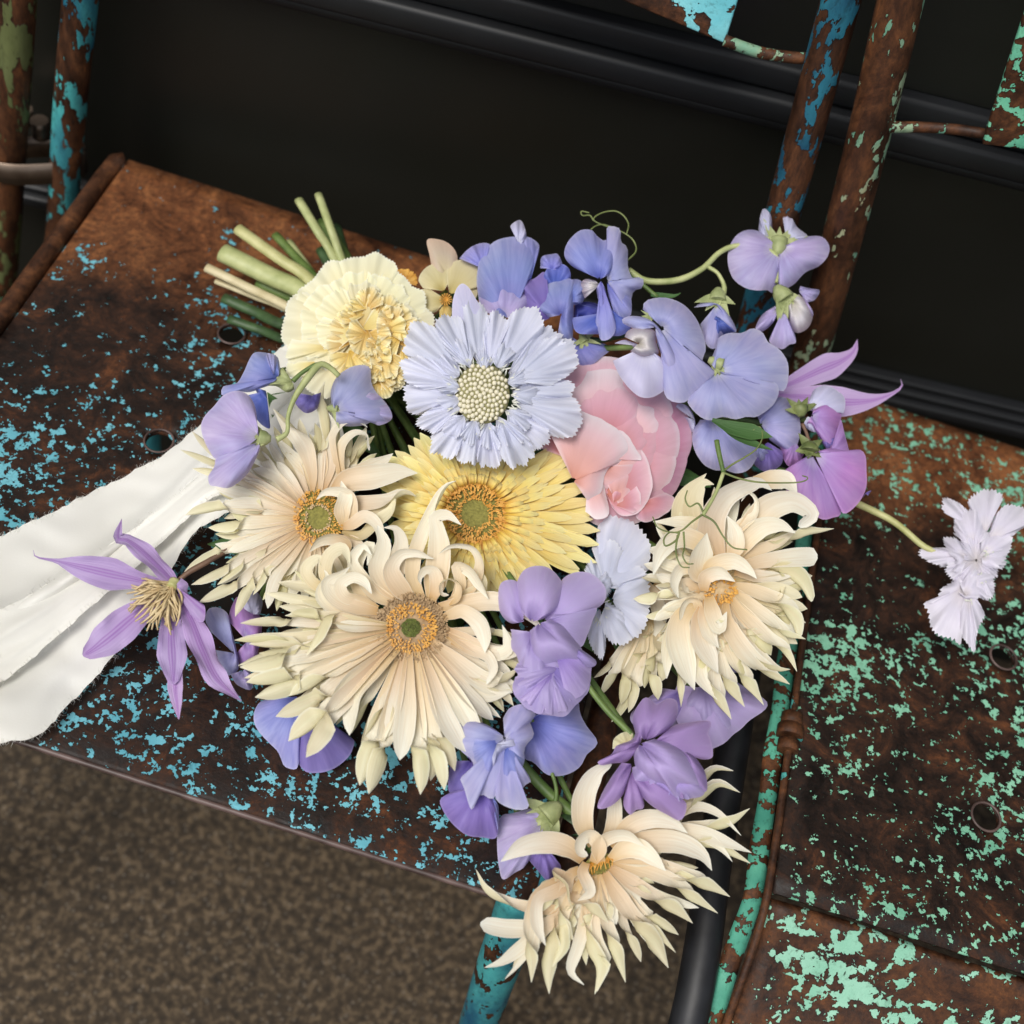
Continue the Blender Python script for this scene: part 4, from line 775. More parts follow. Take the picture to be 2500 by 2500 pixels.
# ------------------------------------------------------------------ carnation, freesia, peony
g = Flower('carnation', 'ruffled cream carnation beside the cut stems', 'flower', 'c1', 1330, 1110, -2)
fl = lambda b, o, mt=M_CARN, **kw: g.fan(b, o, mt, **{**dict(ruffle=9, freq=3, teeth=9, nv=56, nu=10, bulge=18), **kw})
cb = (1330, 1120)
def sector(cx, cy, a0, a1, r, jit=.05, n=9, sq=(1, 1)):
    out = []
    for i in range(n):
        t = i / (n - 1); a = math.radians(a0 + (a1 - a0) * t); e = 1 - .12 * (2 * t - 1) ** 4
        rr = r * e * (1 + random.uniform(-jit, jit)); out.append((cx + rr * math.cos(a) * sq[0], cy + rr * math.sin(a) * sq[1]))
    return out
for a0, a1, r, z in [(150, 215, 540, -46), (195, 262, 500, -46), (240, 305, 520, -44), (290, 350, 480, -46), (-20, 45, 500, -50), (110, 165, 520, -54), (60, 125, 420, -50), (20, 80, 380, -46),
                     (170, 235, 430, -22), (225, 290, 400, -20), (275, 335, 400, -20), (130, 185, 400, -24), (325, 385, 400, -26), (250, 300, 330, 0), (190, 250, 340, 0), (140, 200, 300, 2), (300, 360, 320, -4)]:
    fl(cb, sector(cb[0], cb[1], a0, a1, r), z=z, rimz=-8)
fl((1150, 1230), [(860, 1180), (830, 1250), (820, 1310), (900, 1310), (1130, 1310), (1200, 1340)], z=-30, bulge=30)
fl((1050, 1330), [(830, 1330), (820, 1420), (900, 1440), (1060, 1400), (1200, 1330)], z=-50)
for i in range(34):     # the crumpled heart
    a = random.uniform(0, 6.283); r = 250 * math.sqrt(random.random()); x, y = 1420 + r * math.cos(a) * .95, 1190 + r * math.sin(a) * 1.05 + 30
    dirn = random.uniform(0, 360); R_ = random.uniform(110, 190)
    g.fan((x, y, -10), sector(x, y, dirn - 42, dirn + 42, R_, .1, 6), M_CARNI, ruffle=30, freq=2.4, bulge=10, nv=32, nu=8, z=0, rimz=42 + 20 * (1 - r / 250), teeth=3)
for i in range(16):
    a = i / 16 * 6.283; x, y = 1420 + 250 * math.cos(a), 1210 + 270 * math.sin(a)
    d_ = math.degrees(a); g.fan((x - 90 * math.cos(a), y - 90 * math.sin(a), -10), sector(x - 90 * math.cos(a), y - 90 * math.sin(a), d_ - 30, d_ + 30, 165, .08, 6), M_CARNI, ruffle=16, freq=2, nv=24, nu=6, bulge=10, rimz=20, teeth=4)
for o in [[(1400, 1480), (1420, 1540), (1500, 1550), (1600, 1520), (1640, 1440), (1620, 1380)], [(1380, 1400), (1400, 1470), (1460, 1490), (1560, 1450), (1620, 1400)]]:
    g.fan((1480, 1330), o, M_CARNI, ruffle=10, freq=2, bulge=20, nv=40, teeth=6, z=-4)
g = Flower('freesia', 'straw yellow freesia behind the carnation', 'flower', 'c2', 240, 700, -14)
for b, o, mt, z in [((260, 620), [(150, 560), (135, 480), (118, 375), (200, 372), (265, 400), (312, 455), (322, 520), (290, 570)], M_FREEP, -10), ((230, 720), [(90, 700), (60, 640), (100, 570), (170, 535), (240, 560), (275, 640)], M_FREE, 0),
                    ((270, 740), [(240, 600), (300, 520), (400, 512), (462, 570), (470, 660), (440, 700), (360, 720)], M_FREE, 4), ((250, 780), [(130, 700), (60, 720), (40, 800), (100, 880), (180, 860)], M_FREE, -14), ((280, 780), [(400, 690), (450, 700), (450, 760), (380, 820), (320, 830)], M_FREE, -12), ((240, 800), [(200, 850), (210, 910), (270, 900), (290, 840)], M_YEL, -20)]:
    g.fan(b, o, mt, z=z, bulge=26, ruffle=8, freq=1.5)
for i in range(14):
    a = i / 14 * 6.283; g.tube([(245, 775, 4), (245 + 25 * math.cos(a), 775 + 25 * math.sin(a), 26), (245 + 42 * math.cos(a), 775 + 42 * math.sin(a), 34)], [4, 3, 5], M_ORA, name='stamen', seg=5, n=5)
g = Flower('marigold', 'small orange bloom peeping out behind the carnation', 'flower', 'c1', 1620, 770, -30)
for i in range(14): g.fan((1620, 800), sector(1620, 800, 180 + i * 13, 206 + i * 13, 90, .1, 5), M_ORA, bulge=6, ruffle=5, nu=5, nv=8, z=i % 2 * 6)
g = Flower('peony', 'pink peony beside the pale blue scabiosa', 'flower', 'c5', 1640, 200, 0)
fp = lambda b, o, mt, **kw: g.fan(b, o, mt, **{**dict(ruffle=5, freq=2, bulge=45, nv=34, nu=14, jag=3, zs=1.3, wob=8), **kw})
Q = lambda pts, dx=276, dy=-1518: [(x + dx, y + dy) + tuple(r) for x, y, *r in pts]     # c2 -> c5
zc_ = -170
def bowl(a0, a1, r, mt, z, sx=1.0, b=(1560, 420), **kw):
    o = []
    for i in range(9):
        t_ = i / 8; a = math.radians(a0 + (a1 - a0) * t_); rr = r * (1 - .16 * abs(2 * t_ - 1) ** 3) * random.uniform(.985, 1.015)
        o.append((1610 + rr * math.cos(a) * sx, 240 + rr * math.sin(a)))
    fp(b, o, mt, z=z, **kw)
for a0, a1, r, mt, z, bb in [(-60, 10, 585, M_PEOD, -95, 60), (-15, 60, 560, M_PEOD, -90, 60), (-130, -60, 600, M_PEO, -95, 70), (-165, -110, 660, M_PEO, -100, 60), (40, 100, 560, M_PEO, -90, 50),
                             (-95, -30, 545, M_PEO, -70, 70), (-45, 20, 500, M_PEO, -62, 60), (5, 70, 490, M_PEO, -66, 50), (-135, -80, 520, M_PEOL, -64, 70),
                             (-75, -15, 440, M_PEOL, -40, 60), (-30, 30, 400, M_PEO, -34, 60), (25, 85, 420, M_PEO, -40, 50), (-120, -60, 420, M_PEO, -36, 60),
                             (-60, 0, 330, M_PEO, -12, 50), (-10, 50, 310, M_PEOL, -8, 44), (40, 100, 340, M_PEOL, -14, 40)]:
    a0, a1 = a0 - 14, a1 + 14
    zc_ += 9; bowl(a0, a1, r, mt, zc_, b=(1540 + .12 * r * math.cos(math.radians((a0 + a1) / 2)), 380), bulge=58, ruffle=4, wob=3, jag=1.5, curl=-34, dome=0, sx=.98)
fp((1600, 560), [(1700, 330), (1790, 260), (1860, 300), (1905, 430), (1910, 540), (1860, 650), (1790, 710), (1700, 715), (1640, 660)], M_PEO, z=0, bulge=30)
fp((1660, 600), [(1590, 480), (1600, 400), (1700, 385), (1780, 370), (1800, 430), (1790, 540), (1750, 620), (1700, 660)], M_PEOL, z=12, bulge=22, ruffle=12)
fp((1650, 640), [(1640, 560), (1700, 520), (1780, 500), (1830, 560), (1830, 660), (1780, 700)], M_PEO, z=24, bulge=16, ruffle=10)
fp((1380, 480), [(1180, 80), (1300, 0), (1450, 20), (1600, 80), (1720, 170), (1745, 270), (1700, 350), (1640, 375), (1590, 440), (1560, 560), (1480, 620)], M_PEOL, z=44, bulge=60, ruffle=9, freq=3, jag=9)
fp((1480, 420), [(1400, 400), (1500, 300), (1600, 400), (1590, 520), (1620, 700), (1540, 740), (1460, 690)], M_PEOL, z=18, bulge=30)
fp((1500, 330), [(1620, 130), (1720, 150), (1800, 260), (1840, 340), (1760, 330), (1700, 400)], M_PEOL, z=24, bulge=30)
fp((1840, 620), [(1800, 720), (1850, 760), (1932, 740), (2030, 680), (2060, 600), (2000, 560)], M_PEO, z=-60)

# ------------------------------------------------------------------ scabiosas
def scab_fan(g, cx, cy, a, r, half, z, rin=.3, mt=M_SCAB, crop=None, ruff=14, rimz=-6):
    ar = math.radians(a); b = (cx + r * rin * math.cos(ar), cy + r * rin * math.sin(ar)); o = []
    for i in range(9):
        t = -1 + 2 * i / 8; aa = ar + math.radians(half) * t * 1.05; rr = r * (1 - .34 * abs(t) ** 3.2) * random.uniform(.95, 1.04); o.append((cx + rr * math.cos(aa), cy + rr * math.sin(aa)))
    g.fan(b, o, mt, crop=crop, ruffle=ruff, freq=random.uniform(1.6, 3.2), zs=1.7, curl=random.uniform(-16, 10), bulge=26, nv=48, nu=14, teeth=15, z=z, rimz=rimz, jag=7, wob=14, cup=random.uniform(-50, 50), crease=random.uniform(-20, 30))
g = Flower('scabiosa', 'pale blue scabiosa facing up with a domed cream centre', 'flower', 'c2', 500, 1410, 20)
for a, r, hf, z in [(-26, 690, 19, 0), (-4, 600, 13, -40), (16, 690, 18, -18), (38, 560, 13, -40), (60, 560, 17, -10), (84, 510, 15, -36), (105, 500, 14, -8), (128, 530, 17, -30), (152, 500, 14, -6), (176, 560, 17, -34), (199, 600, 15, -6), (220, 680, 17, -26), (243, 600, 14, 4), (262, 640, 14, -34), (281, 560, 12, -10), (302, 680, 16, -2), (322, 670, 15, -36)]:
    scab_fan(g, 500, 1410, a, r, hf, z, ruff=22)
for i in range(13):
    a = i * 360 / 13 + random.uniform(-8, 8); scab_fan(g, 500, 1410, a, random.uniform(320, 430), 15, 16, rin=.5, ruff=20)
g.fan((400, 950), [(285, 900), (290, 790), (318, 700), (358, 668), (402, 700), (445, 770), (500, 870)], M_PALE, z=-46, bulge=20, ruffle=3)
# domed centre of buds
bm_ = link('flower_heart', grid_mesh('flower_heart', g.world(np.array([g.src('c2', (490 + 185 * (i / 9) * math.cos(t), 1410 + 205 * (i / 9) * math.sin(t), 66 * math.sqrt(max(0, 1 - (i / 9) ** 2)) - 4)) for i in range(10) for t in np.linspace(0, 6.2832, 30)])), 10, 30), M_KNOBB, g.root)
import bmesh
kb = bmesh.new(); bmesh.ops.create_icosphere(kb, subdivisions=2, radius=1)
for v in kb.verts: v.co.z *= 1.0
kme = bpy.data.meshes.new('bud'); kb.to_mesh(kme); kb.free(); kme.materials.append(M_KNOB); kme.polygons.foreach_set('use_smooth', [True] * len(kme.polygons))
N = 118
for i in range(N):
    r_ = math.sqrt((i + .5) / N); a = i * 2.39996; z_ = 66 * math.sqrt(max(0, 1 - r_ ** 2 * .95)) + 2
    p = g.world([g.src('c2', (490 + 178 * r_ * math.cos(a), 1410 + 198 * r_ * math.sin(a), z_))])[0]
    o = link('bud', kme, None, bm_, p); sc = 15.8 * .3623 * g.s * random.uniform(.74, 1.16); o.scale = (sc, sc, sc * 1.15)
for i in range(90):     # white papery fringe round the dome
    a = random.uniform(0, 6.283); r0 = random.uniform(185, 215); x, y = 495 + r0 * math.cos(a), 1412 + r0 * 1.06 * math.sin(a); l_ = random.uniform(25, 75); a2 = a + random.uniform(-.7, .7)
    g.blade([(x, y, 10), (x + l_ * .5 * math.cos(a2), y + l_ * .5 * math.sin(a2), 34 + random.uniform(0, 20)), (x + l_ * math.cos(a2), y + l_ * math.sin(a2), 30 + random.uniform(0, 26))], [8, 14, 6], M_FLUFF, name='bract', n=5, m=3, cup=.4)
g = Flower('scabiosa', 'pale blue scabiosa seen from the side between the yellow gerbera and the right cream gerbera', 'flower', 'c5', 1600, 1200, -9)
sf = lambda b, o, **kw: g.fan(b, o, kw.pop('mt', M_SCAB), **{**dict(zs=1.9, wob=12, ruffle=12, freq=2.5, bulge=24, nv=50, nu=12, teeth=16, jag=5), **kw})
sf((1580, 1180), [(1530, 930), (1540, 800), (1600, 715), (1700, 715), (1800, 760), (1880, 850), (1905, 960), (1890, 1080), (1800, 1110), (1700, 1130)], z=-10)
sf((1600, 1200), [(1500, 930), (1570, 860), (1680, 900), (1760, 1000), (1880, 1100), (1780, 1160), (1700, 1210)], z=14)
sf((1560, 1230), [(1450, 1080), (1480, 1000), (1560, 1020), (1620, 1100)], z=-4)
sf((1640, 1280), [(1680, 1170), (1780, 1130), (1890, 1140), (1900, 1260), (1890, 1400), (1850, 1500), (1780, 1545), (1720, 1440)], z=0)
sf((1590, 1330), [(1600, 1280), (1700, 1350), (1760, 1450), (1790, 1540), (1700, 1590), (1620, 1560), (1540, 1450)], z=8)
sf((1560, 1340), [(1480, 1420), (1480, 1560), (1560, 1690), (1590, 1650), (1600, 1560), (1580, 1450)], z=-10)
sf((1580, 1180), [(1520, 1140), (1590, 1090), (1650, 1130), (1640, 1220), (1600, 1290)], z=34)
for i in range(24):
    a = random.uniform(0, 6.283); x, y = 1560 + 30 * math.cos(a), 1330 + 90 * math.sin(a); l_ = random.uniform(20, 50)
    g.blade([(x, y, 30), (x + l_ * .5 * math.cos(a), y + l_ * .5 * math.sin(a), 48), (x + l_ * math.cos(a), y + l_ * math.sin(a), 50)], [8, 10, 5], M_FLUFF, name='bract', n=4, m=3)
g = Flower('scabiosa', 'blush white scabiosa on a long pale stem at the right border', 'flower', 'd3', 1640, 1150, -30, tilt=(.25, 0))
sf = lambda b, o, **kw: g.fan(b, o, kw.pop('mt', M_SCABP), **{**dict(zs=1.7, wob=12, ruffle=12, freq=2.5, bulge=22, nv=50, nu=12, teeth=14, jag=5), **kw})
sf((1660, 960), [(1590, 880), (1460, 850), (1455, 760), (1530, 780), (1600, 830), (1650, 880)], z=-20)
sf((1700, 980), [(1640, 880), (1600, 790), (1640, 730), (1720, 705), (1810, 745), (1770, 840), (1740, 920)], z=-8)
sf((1720, 1020), [(1740, 920), (1770, 850), (1830, 800), (1932, 815), (1990, 890), (1900, 960), (1850, 1010)], z=-4)
sf((1640, 1060), [(1520, 980), (1515, 880), (1560, 840), (1640, 830), (1700, 900), (1720, 980)], z=6)
sf((1680, 1100), [(1680, 1000), (1740, 950), (1840, 960), (1865, 1040), (1820, 1130), (1760, 1190), (1690, 1180)], z=10)
sf((1600, 1100), [(1500, 1160), (1440, 1170), (1330, 1120), (1310, 1065), (1400, 1055), (1500, 1050)], z=-16)
sf((1600, 1120), [(1560, 1210), (1500, 1200), (1520, 1140), (1480, 1080), (1450, 1000), (1520, 990), (1580, 1050)], z=14)
sf((1600, 1260), [(1640, 1180), (1750, 1200), (1760, 1290), (1720, 1370), (1640, 1330)], z=4)
sf((1590, 1280), [(1540, 1220), (1440, 1300), (1400, 1380), (1340, 1380), (1370, 1470), (1400, 1560), (1500, 1600), (1560, 1640)], z=-10)
sf((1600, 1300), [(1530, 1500), (1580, 1600), (1640, 1680), (1650, 1600), (1670, 1530), (1700, 1450), (1660, 1360)], z=4)
sf((1580, 1330), [(1540, 1240), (1620, 1200), (1690, 1260), (1680, 1340), (1600, 1370), (1530, 1320)], z=22)
for i in range(8): sf((1650, 1130), sector(1650, 1130, i * 45, i * 45 + 60, 190 + 50 * (i % 2), .08, 7, (.75, 1)), z=-12 + 5 * (i % 3), nv=30)
for bx, by in ((1720, 1080), (1690, 1230), (1620, 1370)):
    for i in range(9):
        a = random.uniform(0, 6.283); l_ = random.uniform(20, 40); g.tube([(bx, by, 30), (bx + l_ * math.cos(a), by + l_ * math.sin(a), 44)], [4, 3], M_FLUFF, name='stamen', seg=5, n=4)
g.tube([(1420, 1085, -14), (1330, 1040, -18), (1160, 900, -30), (940, 790, -60), (820, 720, -110), (500, 600, -230)], [18, 20, 22, 23, 23, 20], M_STEMY, n=30, seg=10)

# ------------------------------------------------------------------ double lilac blooms
GT = 'double lilac blooms'
g = Flower('lisianthus', 'pale lilac double bloom beside the round gerbera heart', 'flower', 'c5', 1150, 1420, 24, GT)
t = lambda b, o, mt=M_TUL, **kw: g.fan(b, o, mt, **{**dict(ruffle=7, freq=1.5, bulge=40, nv=40, nu=16, wob=10, curl=-18, zs=1.5, dome=26), **kw})
t((1040, 1430), [(1050, 1420), (960, 1440), (885, 1360), (878, 1200), (930, 1148), (1010, 1165), (1060, 1260)], z=-10)
t((1180, 1430), [(1250, 1290), (1300, 1150), (1400, 1095), (1510, 1110), (1595, 1200), (1590, 1290), (1520, 1350), (1380, 1420)], z=-14)
t((1100, 1430), [(1010, 1350), (985, 1230), (1030, 1100), (1110, 1055), (1210, 1065), (1290, 1140), (1320, 1230), (1290, 1330), (1180, 1410)], z=10, dome=70, bulge=50)
t((1190, 1430), [(1290, 1350), (1420, 1340), (1535, 1335), (1510, 1420), (1470, 1530), (1430, 1600), (1340, 1560)], z=-6, mat=M_TUL) if False else t((1190, 1430), [(1290, 1350), (1420, 1340), (1535, 1335), (1510, 1420), (1470, 1530), (1430, 1600), (1340, 1560)], z=-6)
t((1110, 1500), [(960, 1480), (965, 1600), (1010, 1700), (1030, 1840), (1090, 1880), (1190, 1880), (1240, 1780), (1320, 1750), (1300, 1680)], z=0, ruffle=12, freq=3, jag=6)
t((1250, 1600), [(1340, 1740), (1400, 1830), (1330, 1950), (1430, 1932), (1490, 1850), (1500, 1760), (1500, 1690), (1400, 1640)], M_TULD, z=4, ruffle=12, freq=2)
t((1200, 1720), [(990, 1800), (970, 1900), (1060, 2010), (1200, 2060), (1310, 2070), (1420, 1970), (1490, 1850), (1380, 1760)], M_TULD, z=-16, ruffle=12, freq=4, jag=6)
t((1200, 1750), [(1060, 1900), (1120, 2020), (1240, 2050), (1330, 1990), (1320, 1850)], M_TUL, z=-2, ruffle=12, freq=3, jag=6)
t((1150, 1440), [(1085, 1490), (1078, 1580), (1110, 1680), (1180, 1722), (1280, 1705), (1350, 1695), (1440, 1700), (1450, 1640), (1400, 1560), (1340, 1460), (1240, 1410)], z=24, dome=80, bulge=56, ruffle=4)
t((1360, 1600), [(1440, 1620), (1530, 1690), (1520, 1730), (1460, 1730), (1420, 1690)], M_TULD, z=34)
for i in range(9): t((1200 + 12 * i, 1740), sector(1200 + 12 * i, 1740, 30 + i * 14, 75 + i * 14, 230 + 40 * (i % 3), .06, 7), M_TULD if i % 2 else M_TUL, z=8 + 5 * (i % 3), ruffle=16, freq=2, jag=5, bulge=20)
g = Flower('lisianthus', 'mauve bell shaped double bloom above the lowest gerbera', 'flower', 'c7', 1230, 300, 22, GT)
t((1270, 260), [(1210, 220), (1195, 120), (1250, 20), (1290, 10), (1335, 45), (1400, 12), (1455, 30), (1455, 120), (1400, 200), (1330, 240)], M_TULM, z=-6)
t((1300, 290), [(1370, 230), (1430, 175), (1540, 150), (1645, 145), (1640, 220), (1665, 300), (1660, 360), (1600, 372), (1540, 345), (1460, 310)], M_TULM, z=-8, jag=5)
t((1240, 280), [(1255, 200), (1240, 160), (1190, 250), (1100, 290), (1070, 340), (990, 385), (1010, 407), (1080, 395), (1160, 385), (1210, 330)], M_TULM, z=-4)
t((1190, 400), [(1130, 390), (1060, 490), (1005, 590), (990, 660), (1060, 650), (1130, 590), (1170, 500)], M_TULM, z=-16)
t((1190, 440), [(1155, 540), (1140, 640), (1180, 697), (1215, 670), (1260, 655), (1250, 570)], M_TULM, z=-18)
t((1210, 450), [(1200, 540), (1300, 640), (1400, 700), (1470, 732), (1505, 690), (1505, 620), (1420, 580), (1300, 510)], M_TULM, z=-6)
t((1400, 440), [(1260, 540), (1330, 590), (1420, 610), (1500, 605), (1600, 590), (1625, 540), (1625, 470), (1560, 400)], M_TULD, z=10, ruffle=10, freq=3)
t((1300, 380), [(1190, 420), (1200, 500), (1290, 530), (1290, 570), (1340, 590), (1380, 540)], M_TUL, z=14, ruffle=8)
t((1240, 280), [(1198, 340), (1220, 440), (1300, 515), (1390, 545), (1440, 590), (1465, 605), (1490, 545), (1560, 545), (1600, 530), (1600, 450), (1540, 350), (1430, 275), (1320, 250)], M_TUL, z=20, dome=90, bulge=58, ruffle=4)
t((1480, 330), [(1520, 480), (1590, 550), (1632, 555), (1625, 460), (1580, 380), (1530, 330)], M_TULM, z=26)
for i in range(6): t((1440, 450), sector(1440, 450, 10 + i * 20, 60 + i * 20, 150 + 20 * (i % 2), .06, 7), M_TULD if i % 2 else M_TULM, z=14 + 5 * (i % 3), ruffle=14, freq=2, jag=5, bulge=12)
g.tube([(1220, 300, -30), (1170, 210, -34), (1050, 90, -36), (940, -50, -40), (860, -200, -60)], [24, 20, 18, 17, 17], M_STEMG, n=26, seg=10)
g.fan((1170, 300), [(1075, 310), (1085, 250), (1140, 212), (1190, 215), (1200, 260)], M_CREAMG, z=-20, bulge=16)
g = Flower('lisianthus', 'ruffled lilac bloom in shade under the right cream gerbera', 'flower', 'c6', 900, 1480, -36, GT)
t((880, 1400), [(740, 1380), (700, 1500), (740, 1620), (830, 1720), (930, 1765), (1040, 1700), (1150, 1600), (1265, 1500), (1180, 1420), (1050, 1340)], z=0, ruffle=16, freq=4, jag=7)
t((900, 1380), [(780, 1420), (760, 1540), (850, 1640), (960, 1680), (1080, 1600), (1160, 1500), (1130, 1400)], z=14, ruffle=16, freq=4, jag=6)
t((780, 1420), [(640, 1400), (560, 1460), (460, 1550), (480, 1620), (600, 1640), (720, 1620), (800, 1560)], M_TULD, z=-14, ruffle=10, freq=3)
t((1080, 1240), [(1000, 1300), (1090, 1310), (1160, 1300), (1150, 1240), (1060, 1200)], z=-4)

# ------------------------------------------------------------------ clematis
GC = 'mauve clematis with pointed sepals'
g = Flower('clematis', 'mauve clematis with a cream tuft of stamens lying on the ribbon', 'flower', 'c8', 800, 1110, 4, GC)
cl = lambda pts, w_, mt=M_CLEM, **kw: g.blade(pts, w_, mt, **{**dict(name='sepal', n=24, m=11, cup=.12, ridge=.05, wavy=.22), **kw})
cl([(870, 1500, -30), (870, 1590, -30), (878, 1660, -30), (888, 1742, -34)], [80, 90, 60, 6], M_CLEMB, wavy=.05)
cl([(840, 1080, 0), (640, 1040, 14), (420, 990, 10), (280, 955, 0), (180, 935, 4), (165, 900, 14)], [50, 90, 190, 150, 20, 3], roll=.1)
cl([(880, 1080, 0), (780, 975, 20), (700, 900, 20), (630, 850, 16), (585, 840, 16), (605, 745, 30)], [50, 100, 120, 100, 70, 4], roll=-.5)
cl([(830, 1120, -6), (680, 1220, -6), (560, 1320, -14), (470, 1390, -22), (412, 1425, -26)], [60, 130, 200, 190, 50])
cl([(850, 1140, -4), (850, 1300, -4), (855, 1440, -8), (862, 1568, -16)], [60, 130, 180, 50])
cl([(880, 1120, 0), (950, 1250, 16), (1010, 1400, 16), (1080, 1540, 6), (1200, 1652, -6)], [60, 130, 150, 120, 5], roll=.35, wavy=.35)
g.fan((870, 1080, 10), [(900, 1040), (935, 1070), (930, 1110), (960, 1165), (1015, 1175), (1012, 1255), (960, 1240), (920, 1180)], M_CLEM, name='sepal', z=12, ruffle=10, freq=2, bulge=16)
hb = g.tube([(870, 1060, 0), (850, 1090, 26)], [34, 26], M_STEMY, name='flower_heart', seg=10, n=5)
tips = smooth_curve(np.array([(612, 1120, 0), (640, 1060, 0), (700, 1040, 0), (620, 1180, 0), (640, 1230, 0), (720, 1330, 0), (770, 1340, 0), (840, 1350, 0), (885, 1290, 0), (905, 1200, 0)], float), 64)
for i in range(64):
    x, y, _ = tips[i]; q = random.uniform(.62, 1.0); b = (850 + random.uniform(-36, 26), 1085 + random.uniform(-26, 24)); dx, dy = (x - b[0]) * q, (y - b[1]) * q; px, py = -dy * random.uniform(-.16, .16), dx * random.uniform(-.16, .16); zz = random.uniform(20, 70)
    g.tube([(b[0], b[1], 14), (b[0] + dx * .45 + px, b[1] + dy * .45 + py, zz + 14), (b[0] + dx * .8 + px * .6, b[1] + dy * .8 + py * .6, zz + 8), (b[0] + dx, b[1] + dy, zz - 6)], [4.5, 4.5, 6.5, 4], M_STAM, name='stamen', seg=5, n=10)
g.tube([(890, 1050, -10), (940, 1010, -14), (1030, 960, -20), (1130, 900, -34)], [12, 16, 15, 14], M_STEMR, n=14)
g = Flower('clematis', 'pale mauve clematis with only two pointed sepals showing at the right', 'flower', 'c3', 1050, 1290, -34, GC)
cl([(1000, 1300, 0), (1150, 1235, 6), (1300, 1165, 6), (1430, 1110, 0), (1505, 1050, 0), (1528, 975, 6)], [60, 110, 160, 200, 90, 4], M_CLEMB, wavy=.08)
cl([(1000, 1320, 0), (1250, 1345, 4), (1450, 1370, 4), (1620, 1360, 0), (1750, 1315, 0), (1808, 1270, 4), (1800, 1225, 8)], [60, 120, 210, 220, 120, 30, 4], M_CLEMB, wavy=.08)
# ------------------------------------------------------------------ sweet peas
GP = 'sweet peas through the bouquet'
def pea(label, crop, cx, cy, e): return Flower('sweet_pea', label, 'flower', crop, cx, cy, e, GP)
def fan(b, o, mt, nm='petal', **kw): return g.fan(b, o, mt, name=nm, **{**dict(bulge=30, ruffle=14, freq=2.4, nv=40, nu=16, wob=10, curl=-26, zs=1.8, dome=12), **kw})
# left trio
g = pea('lavender sweet pea in profile at the far left over the ribbon', 'c1', 560, 1850, 26)
fan((640, 1840), [(605, 1790), (625, 1700), (600, 1600), (550, 1545), (480, 1530), (400, 1560), (340, 1630), (275, 1700), (250, 1770), (270, 1860), (310, 1940), (350, 1990), (430, 1990), (520, 1940)], M_LIL, 'banner_petal', bulge=40)
fan((640, 1880), [(540, 1900), (400, 1960), (350, 1985), (340, 2040), (300, 2105), (310, 2165), (350, 2172), (430, 2185), (500, 2150), (570, 2080), (620, 1990), (650, 1920)], M_LIL, 'wing_petal', bulge=30, z=6)
g.calyx(680, 1850, 185, 120, z=14, spread=.8, w_=60)
g.tube([(760, 1858, 14), (830, 1810, 18), (838, 1700, 30), (880, 1580, 44), (950, 1470, 52), (1020, 1380, 54), (1065, 1350, 50), (1120, 1375, 30), (1180, 1430, 0)], [22, 15, 15, 17, 22, 26, 26, 20, 18], M_STEMP, n=44, seg=9)
g = pea('violet blue sweet pea folded over above the far left one', 'c1', 640, 1400, 0)
fan((690, 1530), [(600, 1500), (640, 1560), (690, 1640), (716, 1780), (640, 1740), (590, 1640), (560, 1560)], M_DEEP, z=-16)
fan((770, 1440), [(785, 1380), (765, 1300), (700, 1275), (615, 1270), (575, 1320), (540, 1400), (490, 1478), (400, 1500), (393, 1560), (480, 1530), (570, 1540), (650, 1515), (720, 1490)], M_BLU, 'banner_petal', bulge=34, ruffle=10)
fan((740, 1430), [(765, 1300), (700, 1275), (690, 1310), (720, 1380)], M_LAV, z=18)
fan((870, 1470), [(800, 1370), (740, 1440), (690, 1490), (760, 1500), (830, 1540), (880, 1520)], M_CALYX, 'calyx', z=12, bulge=22, crease=14)
g.tube([(870, 1465, 10), (930, 1410, 20), (1010, 1360, 30), (1060, 1350, 36)], [18, 15, 15, 18], M_STEMG, n=14)
g = pea('lilac sweet pea with a magenta edge tucked under the carnation', 'c1', 1300, 1600, 10)
fan((1160, 1660), [(1130, 1620), (1125, 1530), (1170, 1430), (1280, 1362), (1385, 1370), (1400, 1480), (1440, 1550), (1520, 1650), (1530, 1725), (1440, 1760), (1415, 1690), (1380, 1750), (1270, 1770), (1160, 1760)], M_LAV, 'banner_petal', bulge=40, ruffle=8)
fan((1280, 1640), [(1380, 1540), (1450, 1560), (1525, 1655), (1532, 1725), (1440, 1762), (1415, 1695)], M_LIL, z=16, bulge=12)
g.calyx(1140, 1650, 10, 120, z=16, spread=1.1, w_=34)
fan((1000, 1560), [(880, 1540), (890, 1620), (960, 1680), (1040, 1640), (1060, 1540)], M_VIO, z=-30)
# top blues
g = pea('large violet blue sweet pea at the top left of the blue cluster', 'c2', 640, 640, -6)
fan((500, 570), [(335, 500), (390, 440), (450, 405), (512, 395), (545, 415), (500, 480)], M_BLU, z=-30, bulge=10)
fan((735, 400), [(712, 348), (700, 320), (680, 280), (738, 240), (770, 275), (788, 355), (770, 400)], M_PALE, z=-10, bulge=14, crease=12)
fan((690, 900), [(480, 860), (455, 700), (455, 600), (480, 480), (540, 410), (610, 368), (730, 350), (820, 362), (872, 420), (860, 500), (820, 570), (775, 660)], M_BLU, 'banner_petal', bulge=50, ruffle=7)
fan((820, 640), [(770, 380), (800, 358), (860, 390), (872, 440), (830, 540), (790, 640), (770, 655)], M_BLU, z=16, bulge=16)
fan((640, 900), [(470, 850), (475, 740), (560, 660), (680, 638), (760, 690), (805, 780), (808, 890)], M_LIL, 'wing_petal', z=28, bulge=36)
g = pea('deep violet sweet pea with a rolled tube beside the scabiosa', 'c2', 980, 760, 0)
fan((960, 570), [(880, 565), (890, 490), (960, 470), (1000, 472), (1030, 545), (1000, 580)], M_BLU, z=-14, bulge=10)
